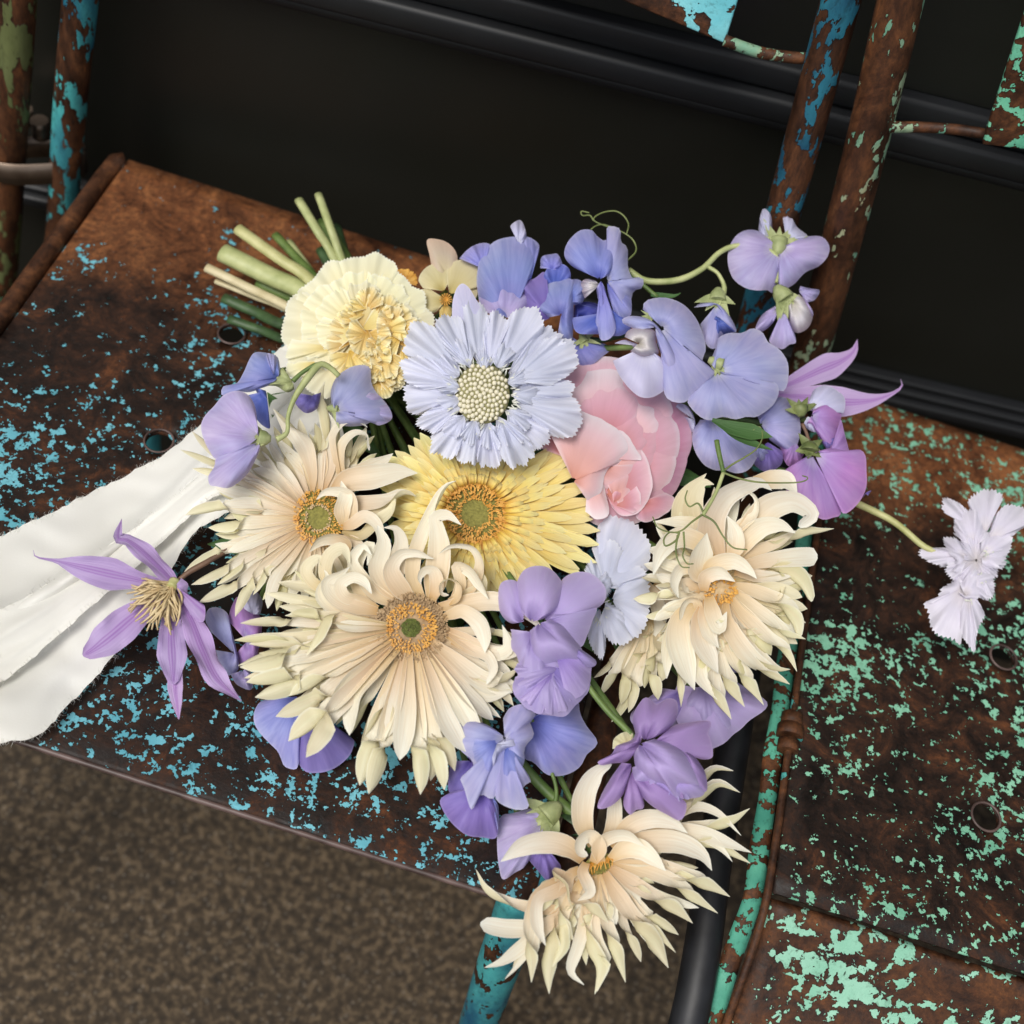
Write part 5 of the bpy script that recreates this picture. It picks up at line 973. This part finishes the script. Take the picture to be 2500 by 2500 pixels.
fan((950, 900), [(820, 960), (780, 800), (758, 665), (840, 635), (905, 590), (930, 660), (930, 800)], M_VIO, z=-6, bulge=26)
fan((980, 720), [(910, 690), (905, 610), (950, 545), (1020, 535), (1075, 570), (1086, 650), (1060, 700)], M_DEEP, z=2, bulge=-14, back=False)
fan((1080, 780), [(1060, 660), (1100, 640), (1155, 650), (1182, 710), (1168, 790), (1110, 815)], M_BLU, z=4)
fan((1020, 880), [(920, 900), (850, 830), (885, 750), (915, 690), (990, 646), (1100, 645), (1106, 780), (1102, 950), (1095, 1040), (1050, 1060), (1000, 1000)], M_BLU, 'banner_petal', z=20, bulge=34)
g = pea('blue sweet pea with a ruffled hanging petal at the top of the bouquet', 'c2', 1300, 650, 6)
fan((1280, 680), [(1180, 770), (1155, 700), (1160, 655), (1200, 636), (1255, 650)], M_KEEL, 'keel', z=-8)
fan((1340, 860), [(1110, 800), (1250, 830), (1390, 850), (1490, 960), (1420, 1020), (1280, 1010), (1130, 1000), (1090, 900)], M_DEEP, z=-40, bulge=10)
fan((1330, 650), [(1400, 560), (1410, 470), (1380, 380), (1325, 295), (1370, 282), (1420, 305), (1424, 385), (1468, 430), (1472, 560), (1510, 640), (1548, 625), (1578, 645), (1565, 700), (1510, 720), (1492, 800), (1490, 885), (1430, 790), (1360, 700)], M_LAV, 'wing_petal', bulge=26, ruffle=14, freq=3)
fan((1330, 660), [(1380, 640), (1440, 680), (1490, 760), (1490, 880), (1430, 900), (1380, 860), (1340, 760)], M_BLU, z=-6, bulge=20)
fan((1280, 640), [(1220, 605), (1110, 562), (1050, 500), (1045, 440), (1080, 370), (1150, 310), (1225, 308), (1260, 345), (1310, 380), (1350, 362), (1390, 400), (1402, 470), (1380, 560), (1335, 615)], M_BLU, 'banner_petal', z=12, bulge=40, ruffle=8)
fan((1290, 650), [(1255, 700), (1275, 790), (1312, 860), (1255, 910), (1270, 980), (1290, 1050), (1350, 1040), (1388, 980), (1375, 880), (1340, 800), (1318, 700)], M_BLU, 'petal', z=16, bulge=14, ruffle=10, crease=10)
g = pea('deep blue sweet pea in shade between the scabiosa and the keel bloom', 'c2', 1180, 1060, -14)
fan((1150, 900), [(1090, 1000), (1100, 880), (1130, 800), (1250, 800), (1320, 860), (1300, 960), (1200, 1040)], M_DEEP, z=0)
fan((1140, 1060), [(1085, 1020), (1090, 1120), (1110, 1190), (1160, 1240), (1230, 1215), (1300, 1160), (1355, 1110), (1300, 1070), (1230, 1080)], M_BLU, z=24, bulge=18, ruffle=8)
g.calyx(1170, 1040, 60, 110, z=60, spread=1.5, mat=M_CALYX)
g.tube([(1180, 1040, 30), (1280, 1050, 10), (1380, 1030, 0), (1470, 1010, -20)], [22, 20, 20, 20], M_STEMD, n=14)
# right cluster
g = pea('lavender sweet pea with a cream keel over the peony', 'c3', 300, 1000, 18)
fan((300, 900), [(240, 830), (180, 790), (195, 735), (270, 713), (350, 718), (440, 760), (515, 845), (560, 950), (575, 1040), (550, 1120), (590, 1180), (645, 1180), (600, 1250), (520, 1300), (440, 1372), (330, 1345), (290, 1200)], M_LAV, 'banner_petal', bulge=44, ruffle=6)
fan((190, 1020), [(0, 1000), (20, 990), (80, 980), (150, 1050), (280, 1080), (345, 1170), (368, 1210), (330, 1280), (250, 1335), (170, 1340), (100, 1290), (30, 1200), (-10, 1110)], M_PALE, 'wing_petal', z=22, bulge=22)
fan((150, 1000), [(65, 960), (80, 925), (130, 900), (200, 898), (255, 925), (262, 990), (280, 1060), (240, 1080), (170, 1088), (100, 1050)], M_KEEL, 'keel', z=44, bulge=60, ruffle=0)
fan((255, 900), [(140, 915), (60, 878), (48, 850), (100, 828), (190, 838), (260, 880), (330, 970), (395, 1080), (396, 1135), (342, 1182), (310, 1110), (270, 1000)], M_LAV, 'wing_petal', z=62, bulge=18)
g.calyx(235, 835, 160, 70, z=50, spread=.9)
g = pea('lavender sweet pea seen from behind with a pale green calyx', 'c3', 760, 1200, 14)
fan((640, 1170), [(600, 1120), (640, 1020), (655, 965), (720, 935), (800, 935), (870, 905), (935, 935), (965, 990), (1040, 1040), (1090, 1120), (1094, 1210), (1080, 1280), (1040, 1300), (900, 1240), (760, 1220)], M_LAV, 'banner_petal', bulge=36)
fan((640, 1180), [(800, 1215), (920, 1240), (1010, 1245), (1035, 1300), (1000, 1385), (900, 1460), (830, 1462), (760, 1478), (680, 1462), (600, 1485), (530, 1455), (460, 1370), (500, 1310), (580, 1240)], M_LAV, 'banner_petal', z=10, bulge=34)
g.calyx(640, 1120, 20, 150, z=24, spread=1.5, w_=52)
g = pea('small pale blue sweet pea drooping from the arched stem', 'c3', 650, 860, -2)
fan((640, 760), [(500, 775), (560, 740), (660, 752), (720, 820), (768, 925), (700, 940), (640, 1030), (580, 1010), (540, 880)], M_LAV, 'banner_petal', bulge=26)
fan((640, 820), [(620, 860), (700, 900), (760, 925), (690, 945), (640, 1000)], M_DEEP, z=8)
g.calyx(650, 700, 95, 130, z=14, spread=1.2, w_=60)
g = pea('pale lilac sweet pea seen from behind, highest on the arched stem', 'c3', 1030, 450, -8)
fan((960, 340), [(905, 290), (920, 190), (945, 153), (985, 200), (992, 300)], M_PALE, z=-10, bulge=12)
fan((1080, 340), [(1060, 215), (1080, 168), (1115, 210), (1150, 270), (1215, 330), (1130, 370)], M_PALE, z=-10, bulge=12)
fan((1030, 400), [(985, 360), (930, 305), (850, 285), (775, 315), (725, 390), (713, 490), (745, 590), (820, 650), (900, 668), (960, 665), (1005, 682), (1035, 560)], M_LIL, 'banner_petal', bulge=30)
fan((1045, 400), [(1100, 380), (1170, 340), (1240, 325), (1310, 332), (1352, 390), (1340, 455), (1285, 515), (1200, 555), (1120, 635), (1040, 655), (1025, 520)], M_LIL, 'banner_petal', z=4, bulge=30)
g.calyx(1030, 390, -85, 170, z=20, spread=1.15, w_=60)
g.calyx(1050, 385, 20, 80, z=18, n=2, spread=.5, mat=M_CALYXD)
g.tube([(90, 540, -40), (190, 603, -20), (320, 612, 0), (440, 590, 10), (560, 525, 16), (660, 430, 20), (760, 388, 24), (880, 390, 26), (990, 425, 30), (1035, 500, 30), (1018, 620, 20)], [20, 20, 20, 21, 19, 18, 17, 16, 15, 13, 11], M_STEMP, n=60, seg=10)
g.tube([(590, 520, 14), (650, 560, 20), (690, 640, 20), (680, 700, 14)], [14, 12, 14, 22], M_STEMP, n=14)
g.tube([(100, 560, -40), (200, 650, -40), (270, 710, -40)], [18, 14, 14], M_STEMG, n=10)
g.blade([(230, 690, -30), (310, 700, -26), (380, 700, -20), (418, 682, -16)], [30, 40, 30, 3], M_LEAF, name='leaf', n=10)
g = pea('small mauve sweet pea bud hanging from the end of the arched stem', 'c3', 1090, 800, -6)
fan((1160, 670), [(1170, 640), (1230, 655), (1290, 668), (1262, 725), (1210, 745)], M_LIL, z=-10, bulge=10)
fan((1030, 780), [(1010, 765), (930, 820), (888, 905), (930, 925), (990, 880), (1030, 810)], M_LIL, z=-4, bulge=12)
fan((1060, 790), [(1045, 830), (1000, 920), (975, 990), (1050, 1037), (1100, 1008), (1142, 992), (1120, 900), (1080, 830)], M_LIL, z=0, bulge=16)
fan((1120, 740), [(1090, 770), (1110, 900), (1155, 935), (1220, 900), (1248, 820), (1210, 740), (1160, 690)], M_KEEL, 'keel', z=10, bulge=34)
fan((1180, 700), [(1170, 680), (1240, 780), (1248, 830), (1220, 870)], M_LIL, z=18, bulge=10)
g.calyx(1050, 690, 55, 170, z=24, spread=.7, w_=66)
g = pea('lavender sweet pea behind the dark green leaf', 'c3', 700, 1640, -10)
fan((620, 1480), [(540, 1480), (492, 1560), (500, 1660), (560, 1760), (640, 1800), (690, 1795), (770, 1818), (850, 1790), (905, 1700), (912, 1650), (840, 1600), (760, 1530)], M_LAV, 'banner_petal', bulge=34)
fan((900, 1640), [(910, 1650), (975, 1690), (940, 1740), (890, 1720)], M_LAV, z=-8)
fan((500, 1480), [(340, 1370), (430, 1380), (480, 1420), (510, 1500), (490, 1560), (440, 1460)], M_PALE, z=-30, bulge=10)
g = pea('violet sweet pea with a magenta tip right of the leaf', 'c3', 1000, 1500, -14)
fan((920, 1510), [(900, 1460), (960, 1400), (1030, 1340), (1085, 1352), (1150, 1430), (1172, 1540), (1150, 1640), (1120, 1690), (1050, 1660), (980, 1610)], M_LAV, 'banner_petal', bulge=36)
fan((960, 1620), [(900, 1700), (880, 1760), (960, 1810), (1050, 1760), (1060, 1680)], M_VIO, z=-20)
fan((1140, 1620), [(1040, 1640), (1060, 1720), (1100, 1775), (1160, 1750), (1190, 1700)], M_MAG, z=-4, bulge=14)
g = pea('magenta and lilac sweet pea with dark calyx, at the right over the rusty seat', 'e1', 1200, 1050, -4)
fan((1250, 820), [(1230, 760), (1330, 740), (1335, 620), (1362, 480), (1400, 620), (1442, 775)], M_MAG, z=-20, bulge=20)
fan((1090, 810), [(1000, 850), (870, 930), (815, 1000), (850, 1150), (930, 1250), (1030, 1310), (1100, 1375), (1200, 1425), (1290, 1405), (1362, 1375), (1340, 1240), (1200, 1010)], M_MAG, 'banner_petal', bulge=40)
fan((1110, 800), [(1140, 780), (1230, 755), (1330, 742), (1440, 775), (1540, 763), (1595, 820), (1605, 960), (1605, 1110), (1550, 1240), (1450, 1345), (1385, 1366), (1340, 1290), (1230, 1060)], M_MAG, 'banner_petal', z=16, bulge=44)
fan((1600, 1180), [(1570, 1220), (1600, 1170), (1650, 1150), (1620, 1200)], M_VIO, z=-10, bulge=4)
g.calyx(1070, 745, 100, 150, z=50, spread=2.3, mat=M_CALYXD, w_=100)
g.tube([(1065, 700, 40), (1040, 610, 34), (1000, 520, 26)], [20, 16, 18], M_STEMR, n=10)
g = pea('pale blue and violet sweet pea above the magenta one', 'e1', 1150, 480, -10)
fan((1080, 380), [(1060, 300), (1110, 200), (1190, 160), (1270, 170), (1340, 215), (1390, 260), (1406, 330), (1385, 420), (1340, 360)], M_PALE, 'banner_petal', z=-10, bulge=26)
fan((1090, 440), [(1110, 375), (1200, 335), (1290, 326), (1345, 360), (1368, 450), (1335, 560), (1325, 740), (1230, 755), (1160, 650), (1090, 540), (1040, 520)], M_MAG, 'wing_petal', z=4, bulge=40)
fan((1220, 640), [(1330, 560), (1330, 740), (1230, 752), (1160, 650)], M_VIO, z=16, bulge=12)
fan((1050, 450), [(1010, 520), (1050, 570), (1120, 600), (1160, 560), (1100, 470)], M_PALE, z=8, bulge=8)
g.calyx(985, 400, -100, 160, z=30, spread=1.3, mat=M_CALYXD, w_=80)
# lower ones
g = pea('violet blue sweet pea lying on the seat under the front gerbera', 'e2', 1100, 350, -22)
fan((1080, 0), [(830, 20), (720, 50), (665, 130), (655, 230), (700, 330), (800, 440), (880, 520), (920, 610), (950, 665), (1045, 690), (1080, 630), (1110, 450), (1130, 200)], M_BLU, 'banner_petal', bulge=40)
fan((1130, 60), [(1100, 400), (1082, 620), (1120, 690), (1180, 722), (1320, 715), (1440, 665), (1550, 570), (1597, 470), (1590, 400), (1430, 320), (1300, 200)], M_VIO, 'banner_petal', z=8, bulge=40)
g = pea('lavender and purple sweet pea between the clematis and the front gerbera', 'c4', 520, 1550, -16)
fan((560, 1560), [(430, 1420), (455, 1330), (500, 1260), (580, 1330), (660, 1420), (640, 1600), (610, 1720), (530, 1740), (490, 1640)], M_MAG, z=-8)
fan((470, 1640), [(320, 1500), (280, 1420), (300, 1345), (365, 1333), (430, 1375), (455, 1480), (490, 1620), (505, 1740), (450, 1790), (390, 1760), (350, 1620)], M_LAV, z=8, bulge=34)
fan((530, 1760), [(450, 1780), (480, 1840), (530, 1875), (590, 1885), (600, 1800), (560, 1740)], M_LIL, z=-4)
fan((600, 1380), [(520, 1330), (560, 1260), (620, 1228), (665, 1290), (650, 1380)], M_PALE, z=-14)
fan((460, 830), [(370, 850), (385, 780), (440, 760), (500, 790)], M_MAG, z=-30, bulge=6)
g = pea('ruffled powder blue sweet pea under the front gerbera', 'c7', 400, 380, 16)
fan((440, 240), [(390, 200), (330, 165), (240, 138), (180, 160), (190, 240), (150, 262), (190, 330), (245, 375), (255, 440), (180, 478), (200, 540), (245, 668), (300, 580), (370, 605), (420, 490), (450, 340)], M_LAV, 'banner_petal', ruffle=16, freq=3, bulge=26, nv=44)
fan((440, 250), [(430, 130), (470, 68), (560, 43), (610, 78), (622, 120), (590, 150), (612, 230), (560, 300), (550, 400), (520, 450), (592, 480), (590, 510), (545, 540), (582, 652), (500, 668), (390, 610), (395, 500), (425, 350)], M_LAV, 'banner_petal', ruffle=16, freq=4, bulge=26, z=8, nv=44)
fan((390, 280), [(330, 380), (335, 460), (370, 430), (400, 360), (430, 330), (470, 310), (530, 290), (500, 250)], M_PALE, 'wing_petal', z=40, ruffle=14, freq=2, bulge=20)
fan((400, 260), [(240, 250), (250, 350), (300, 420), (350, 480), (370, 380)], M_BLU, 'wing_petal', z=30, ruffle=10, freq=2, bulge=22)
fan((440, 300), [(420, 480), (450, 560), (520, 470), (560, 350), (500, 300)], M_BLU, 'wing_petal', z=30, ruffle=10, freq=2, bulge=18)
g = pea('plain mid blue sweet pea hanging below the pale lilac double bloom', 'c7', 760, 250, -6)
fan((600, 140), [(600, 100), (720, 60), (860, 15), (885, 100), (920, 170), (985, 260), (970, 305), (925, 342), (880, 420), (790, 466), (690, 462), (610, 390), (552, 360), (570, 260)], M_BLU, 'banner_petal', bulge=34, nv=40)
g = pea('deep violet sweet pea, lowest of the blue ones over the seat edge', 'c7', 250, 600, 0)
fan((240, 380), [(120, 230), (190, 260), (260, 400), (300, 560), (240, 640), (160, 600), (108, 550), (120, 380)], M_VIO, z=0, bulge=24)
fan((300, 540), [(130, 560), (60, 610), (80, 680), (140, 760), (220, 820), (310, 832), (390, 833), (405, 720), (400, 640)], M_VIO, 'banner_petal', z=6, bulge=34)
fan((350, 560), [(290, 790), (310, 700), (330, 610), (400, 640), (400, 800)], M_BLU, z=18, bulge=10)
g = pea('lavender sweet pea with large green calyx beside the lowest gerbera', 'c7', 560, 860, -10)
fan((680, 730), [(600, 660), (480, 690), (430, 698), (400, 750), (395, 880), (405, 1000), (430, 1080), (500, 1040), (560, 1000), (640, 880)], M_LIL, 'banner_petal', bulge=30)
fan((660, 860), [(570, 950), (620, 1010), (700, 1098), (740, 1060), (772, 1010), (740, 950)], M_VIO, z=-10)
g.calyx(715, 680, 140, 190, z=40, spread=1.1, w_=80)
g.tube([(730, 660, 40), (745, 560, 44), (720, 460, 40), (670, 380, 34), (600, 250, 24), (560, 180, 10)], [16, 12, 12, 13, 13, 13], M_STEMG, n=30, seg=8)
g.tube([(530, 390, -20), (620, 490, -20), (720, 590, -20), (840, 690, -20), (920, 790, -20), (980, 900, -26)], [34, 34, 34, 36, 44, 60], M_STEMG, n=30, seg=12)
fan((900, 800), [(760, 700), (840, 680), (900, 700), (960, 760), (920, 840), (820, 820)], M_STEMD, 'calyx', z=-6, ruffle=4)

# ------------------------------------------------------------------ dark leaves deep inside the bouquet
g = Flower('foliage', 'dark green leaves deep inside the bouquet between the blooms', 'leaves', 'm', 900, 960, -48)
for i in range(70):
    a = random.uniform(0, 6.283); r_ = 330 * math.sqrt(random.random()); x, y = 880 + r_ * math.cos(a) * 1.15, 950 + r_ * math.sin(a) * .95; d_ = a + random.uniform(-.9, .9); L = random.uniform(90, 150); zz = random.uniform(-30, 20)
    g.blade([(x, y, zz), (x + L * .5 * math.cos(d_), y + L * .5 * math.sin(d_), zz + 16), (x + L * math.cos(d_), y + L * math.sin(d_), zz)], [8, 46, 40, 3], M_LEAF, name='leaf', n=9, m=5, cup=.3, roll=random.uniform(-.5, .5))
# ------------------------------------------------------------------ leaf, vine and tendrils
g = Flower('pea_tendril', 'curly green pea vine with one dark leaf in front of the right cream gerbera', 'vine', 'c6', 1000, 130, 30)
g.tube([(965, -60, 0), (975, 0, 4), (1005, 130, 8)], [16, 15, 13], M_STEMG, n=12)
g.tube([(1005, 130, 8), (960, 250, 14), (885, 380, 14)], [12, 11, 12], M_STEMP, n=14)
for pts in [[(1005, 130, 10), (1100, 165, 16), (1220, 187, 20), (1400, 190, 20), (1480, 180, 24), (1502, 160, 26), (1470, 148, 28)], [(1005, 120, 10), (1060, 80, 14), (1130, 40, 14), (1200, -10, 14), (1235, -80, 10), (1220, -140, 8), (1180, -120, 8)],
            [(885, 380, 14), (950, 420, 20), (1000, 500, 24), (1060, 570, 24), (1145, 585, 20)], [(885, 375, 14), (820, 420, 20), (760, 470, 24), (700, 482, 24), (620, 455, 22), (588, 390, 20)], [(890, 370, 14), (855, 312, 18), (805, 330, 20), (780, 285, 20), (792, 235, 18)],
            [(745, 482, 24), (725, 530, 28), (665, 562, 28), (655, 520, 28), (690, 482, 28), (740, 488, 26)], [(735, 500, 24), (725, 600, 26), (755, 680, 26), (805, 690, 26)], [(770, 480, 24), (775, 570, 26), (765, 620, 26), (790, 665, 26), (828, 668, 26)]]:
    g.tube(pts, [7, 6, 5, 4.5, 4], M_TEND, name='tendril', n=len(pts) * 8, seg=6)
g.blade([(615, 1480, 16), (740, 1530, 20), (880, 1560, 16), (995, 1590, 6)], [24, 100, 120, 8], M_LEAF, crop='c3', name='leaf', n=16, m=7, cup=.3)
g.blade([(640, 1500, 10), (780, 1590, 10), (900, 1640, 6), (1000, 1672, 0)], [16, 70, 60, 4], M_LEAF, crop='c3', name='leaf', n=14, m=5, cup=.3, roll=.5)
g = Flower('pea_tendril', 'thin curled tendril rising above the top blue sweet pea', 'vine', 'c2', 1350, 300, -4)
for pts in [[(1460, 520, 0), (1525, 450, 6), (1505, 375, 10), (1430, 320, 10), (1330, 285, 10), (1240, 240, 10), (1290, 195, 10), (1380, 180, 10), (1440, 210, 10), (1475, 270, 10), (1462, 335, 10)],
            [(1240, 245, 10), (1215, 210, 10), (1165, 210, 10), (1158, 182, 10), (1210, 192, 10)], [(1220, 305, 4), (1260, 278, 6), (1310, 272, 8), (1370, 290, 8)]]:
    g.tube(pts, [6, 5, 5, 5], M_TEND, name='tendril', n=len(pts) * 7, seg=6)

# ------------------------------------------------------------------ cut stems bound under the blooms
bind = np.array(CROP['c1'][:2]) + np.array([1180, 1080]) * .3623
def stem3(label, pix, lifts, rad, mat, nm='stem'):
    pts = [P3(x0, y0, on_depth(x0, y0) - l_) for (x0, y0), l_ in zip([(400 + a * .3623, 400 + b * .3623) for a, b in pix], lifts)]
    o = np.array(pts[0]); me = tube_mesh(nm, pts, rad, 12, 24, o, flat=.8)
    ob = link(nm, me, mat, None, tuple(o)); return tag(ob, label, 'stem', 'cut stems sticking out of the bouquet')
def on_depth(x, y): p = on_z(x, y, .45); return np.dot(p - CAM, FW)
for label, end, mid, r, mt, l0 in [
    ('thin pale cut stem standing highest, left of the topmost pair', (910, 245), (1040, 460), .0031, M_STEMP, .075), ('thin green cut stem, right one of the topmost pair', (1042, 208), (1130, 450), .0028, M_STEMP, .078),
    ('dark green leafy stem behind the topmost pair', (1070, 400), (1160, 560), .0060, M_STEMG, .05), ('deep green stem lowest behind the topmost pair', (1150, 430), (1200, 600), .0050, M_STEMD, .045), ('short dark stem under the topmost pair', (1060, 580), (1120, 680), .004, M_STEMD, .04),
    ('yellow green cut stem of medium thickness above the thickest one', (500, 440), (780, 640), .0043, M_STEMY, .05), ('short green stem between the medium stem and the topmost pair', (752, 480), (900, 640), .0032, M_STEMG, .03), ('short grey green stem behind the medium stem', (840, 530), (960, 690), .0032, M_STEMP, .028),
    ('thickest pale green cut stem in the bunch', (400, 600), (720, 760), .0072, M_STEMP, .032), ('cream cut stem below the thickest one', (290, 700), (600, 850), .0034, M_STEMC, .028), ('thin pinkish stem under the cream one', (350, 790), (620, 900), .0021, M_STEMC, .018),
    ('green stem beneath the thickest one', (640, 800), (860, 900), .0052, M_STEMG, .018), ('dark green stem with its end in shade below the cream one', (405, 905), (640, 1010), .0040, M_STEMD, .014), ('lowest dark green stem lying on the seat', (440, 1045), (680, 1130), .0034, M_STEMD, .008)]:
    stem3(label, [end, mid, (mid[0] * 1.0 + (mid[0] - end[0]) * .8, mid[1] + (mid[1] - end[1]) * .8), (1450, 1300)], [l0, l0 * .9 + .004, l0 * .5 + .022, .045], [r, r * .97, r * .95, r * .8], mt)
# each bloom's own stem runs back to the binding under the carnation
root_px = np.array([860.0, 860.0]); rp = P3(root_px[0], root_px[1], on_depth(*root_px) - .03)
for o in [q for q in COL.objects if q.type == 'EMPTY' and q.get('category') == 'flower']:
    if any(t_ in o['label'] for t_ in ('long pale stem', 'arched stem', 'two pointed', 'ribbon')): continue
    a = np.array(o.location); b = a + FW * .012; m_ = (b + rp) / 2 + FW * .012; m_[2] = max(m_[2], .462)
    e_ = rp + np.array([random.uniform(-.008, .008), random.uniform(-.008, .008), random.uniform(-.006, .006)])
    link('stem', tube_mesh('stem', [b, b * .6 + m_ * .4, m_, e_], [.0016, .0018, .002, .002], 6, 14, a), M_STEMG, o)

# ------------------------------------------------------------------ the silk ribbon
EDGE = []
def rib(name, top, bot, lifts, label=None, parent=None, nu=60, nv=26, folds=(), org=None):
    """a length of cloth between two edges; lifts = height over the seat along it"""
    T_ = smooth_curve(np.array([m(*p) + (0,) for p in top], float), nu); B_ = smooth_curve(np.array([m(*p) + (0,) for p in bot], float), nu)
    L_ = np.interp(np.linspace(0, 1, nu), np.linspace(0, 1, len(lifts)), lifts); V = []; rg = np.random.default_rng(5)
    for i in range(nu):
        wf = min(1, np.linalg.norm(B_[i] - T_[i]) / 420) ** 1.5
        for j in range(nv):
            b = j / (nv - 1); p = T_[i] * (1 - b) + B_[i] * b
            fr = (rg.random() - .5) * 7 if j in (0, nv - 1) else 0
            p = p + (B_[i] - T_[i]) / (np.linalg.norm(B_[i] - T_[i]) + 1e-6) * fr
            h = L_[i] + .0015
            for (c0, c1, wd, am) in folds:
                c = c0 + (c1 - c0) * i / (nu - 1); h += am * wf * math.exp(-((b - c) / (wd * 1.3)) ** 2)
            h += .0012 * math.sin(i * .22 + b * 4) + .0007 * math.sin(b * 11 + i * .05) + .0005 * math.sin(b * 31 + i * .4 + 2 * math.sin(i * .3)) * wf
            V.append(P3(p[0], p[1], on_depth(p[0], p[1]) - h))
    EDGE.append([V[i * nv] for i in range(nu)]); EDGE.append([V[i * nv + nv - 1] for i in range(nu)])
    org = np.array(V[0]) if org is None else org
    me = grid_mesh(name, np.array(V) - org, nu, nv)
    return link(name, me, M_RIB, parent, None if parent else tuple(org)), org
rt_ = empty('ribbon', tuple(on_z(*m(200, 1100), .452)), 'wide cream silk ribbon with frayed edges trailing left over the seat', 'ribbon')
ro = np.array(rt_.location)
rib('ribbon_tail', [(600, 640), (540, 648), (440, 742), (372, 806), (300, 862), (170, 930), (0, 1012), (-160, 1075)], [(660, 860), (580, 920), (450, 960), (372, 1000), (322, 1075), (240, 1206), (130, 1330), (50, 1394), (-120, 1404)],
    [.05, .045, .03, .018, .010, .006, .006, .006], parent=rt_, org=ro, folds=((.35, .42, .05, .007), (.7, .55, .04, .006), (.55, .3, .03, .004), (.85, .8, .06, .003)), nu=90, nv=60)
rib('ribbon_tail', [(600, 700), (500, 800), (400, 880), (300, 960), (160, 1060), (0, 1150), (-160, 1210)], [(620, 800), (540, 880), (400, 940), (330, 1000), (200, 1120), (0, 1290), (-160, 1380)],
    [.058, .052, .034, .020, .0135, .0125, .0125], parent=rt_, org=ro, folds=((.3, .35, .08, .007), (.8, .7, .06, .005)), nu=80, nv=40)
rib('ribbon_loop', [(590, 640), (545, 645), (520, 670), (500, 700)], [(640, 690), (600, 720), (570, 760), (540, 800)], [.052, .050, .046, .042], parent=rt_, org=ro, folds=((.4, .5, .12, .006),), nu=24, nv=16)

# loose threads along the torn edges
VV = []; FF = []
for E_ in EDGE[:4]:
    for q in range(260):
        t_ = random.random() * (len(E_) - 1.01); i = int(t_); p = E_[i] + (E_[i + 1] - E_[i]) * (t_ - i) - ro; d_ = E_[i + 1] - E_[i]; d_ /= np.linalg.norm(d_) + 1e-9
        sd_ = np.array([-d_[1], d_[0], 0]) * random.choice((1, -1)); L = random.uniform(.0012, .0042); a = p - sd_ * .001; b = p + sd_ * L * .5 + d_ * random.uniform(-.001, .001) + np.array([0, 0, random.uniform(0, .0008)]); c_ = p + sd_ * L + d_ * random.uniform(-.003, .003)
        w_ = np.array([0, 0, .00009]) + d_ * .00009; i0 = len(VV); VV += [a - w_, a + w_, b + w_, b - w_, c_]; FF += [(i0, i0 + 1, i0 + 2, i0 + 3), (i0 + 3, i0 + 2, i0 + 4)]
me = bpy.data.meshes.new('frayed_threads'); me.from_pydata([tuple(v) for v in VV], [], FF); me.update()
tag(link('frayed_threads', me, M_RIB, rt_), kind='stuff')
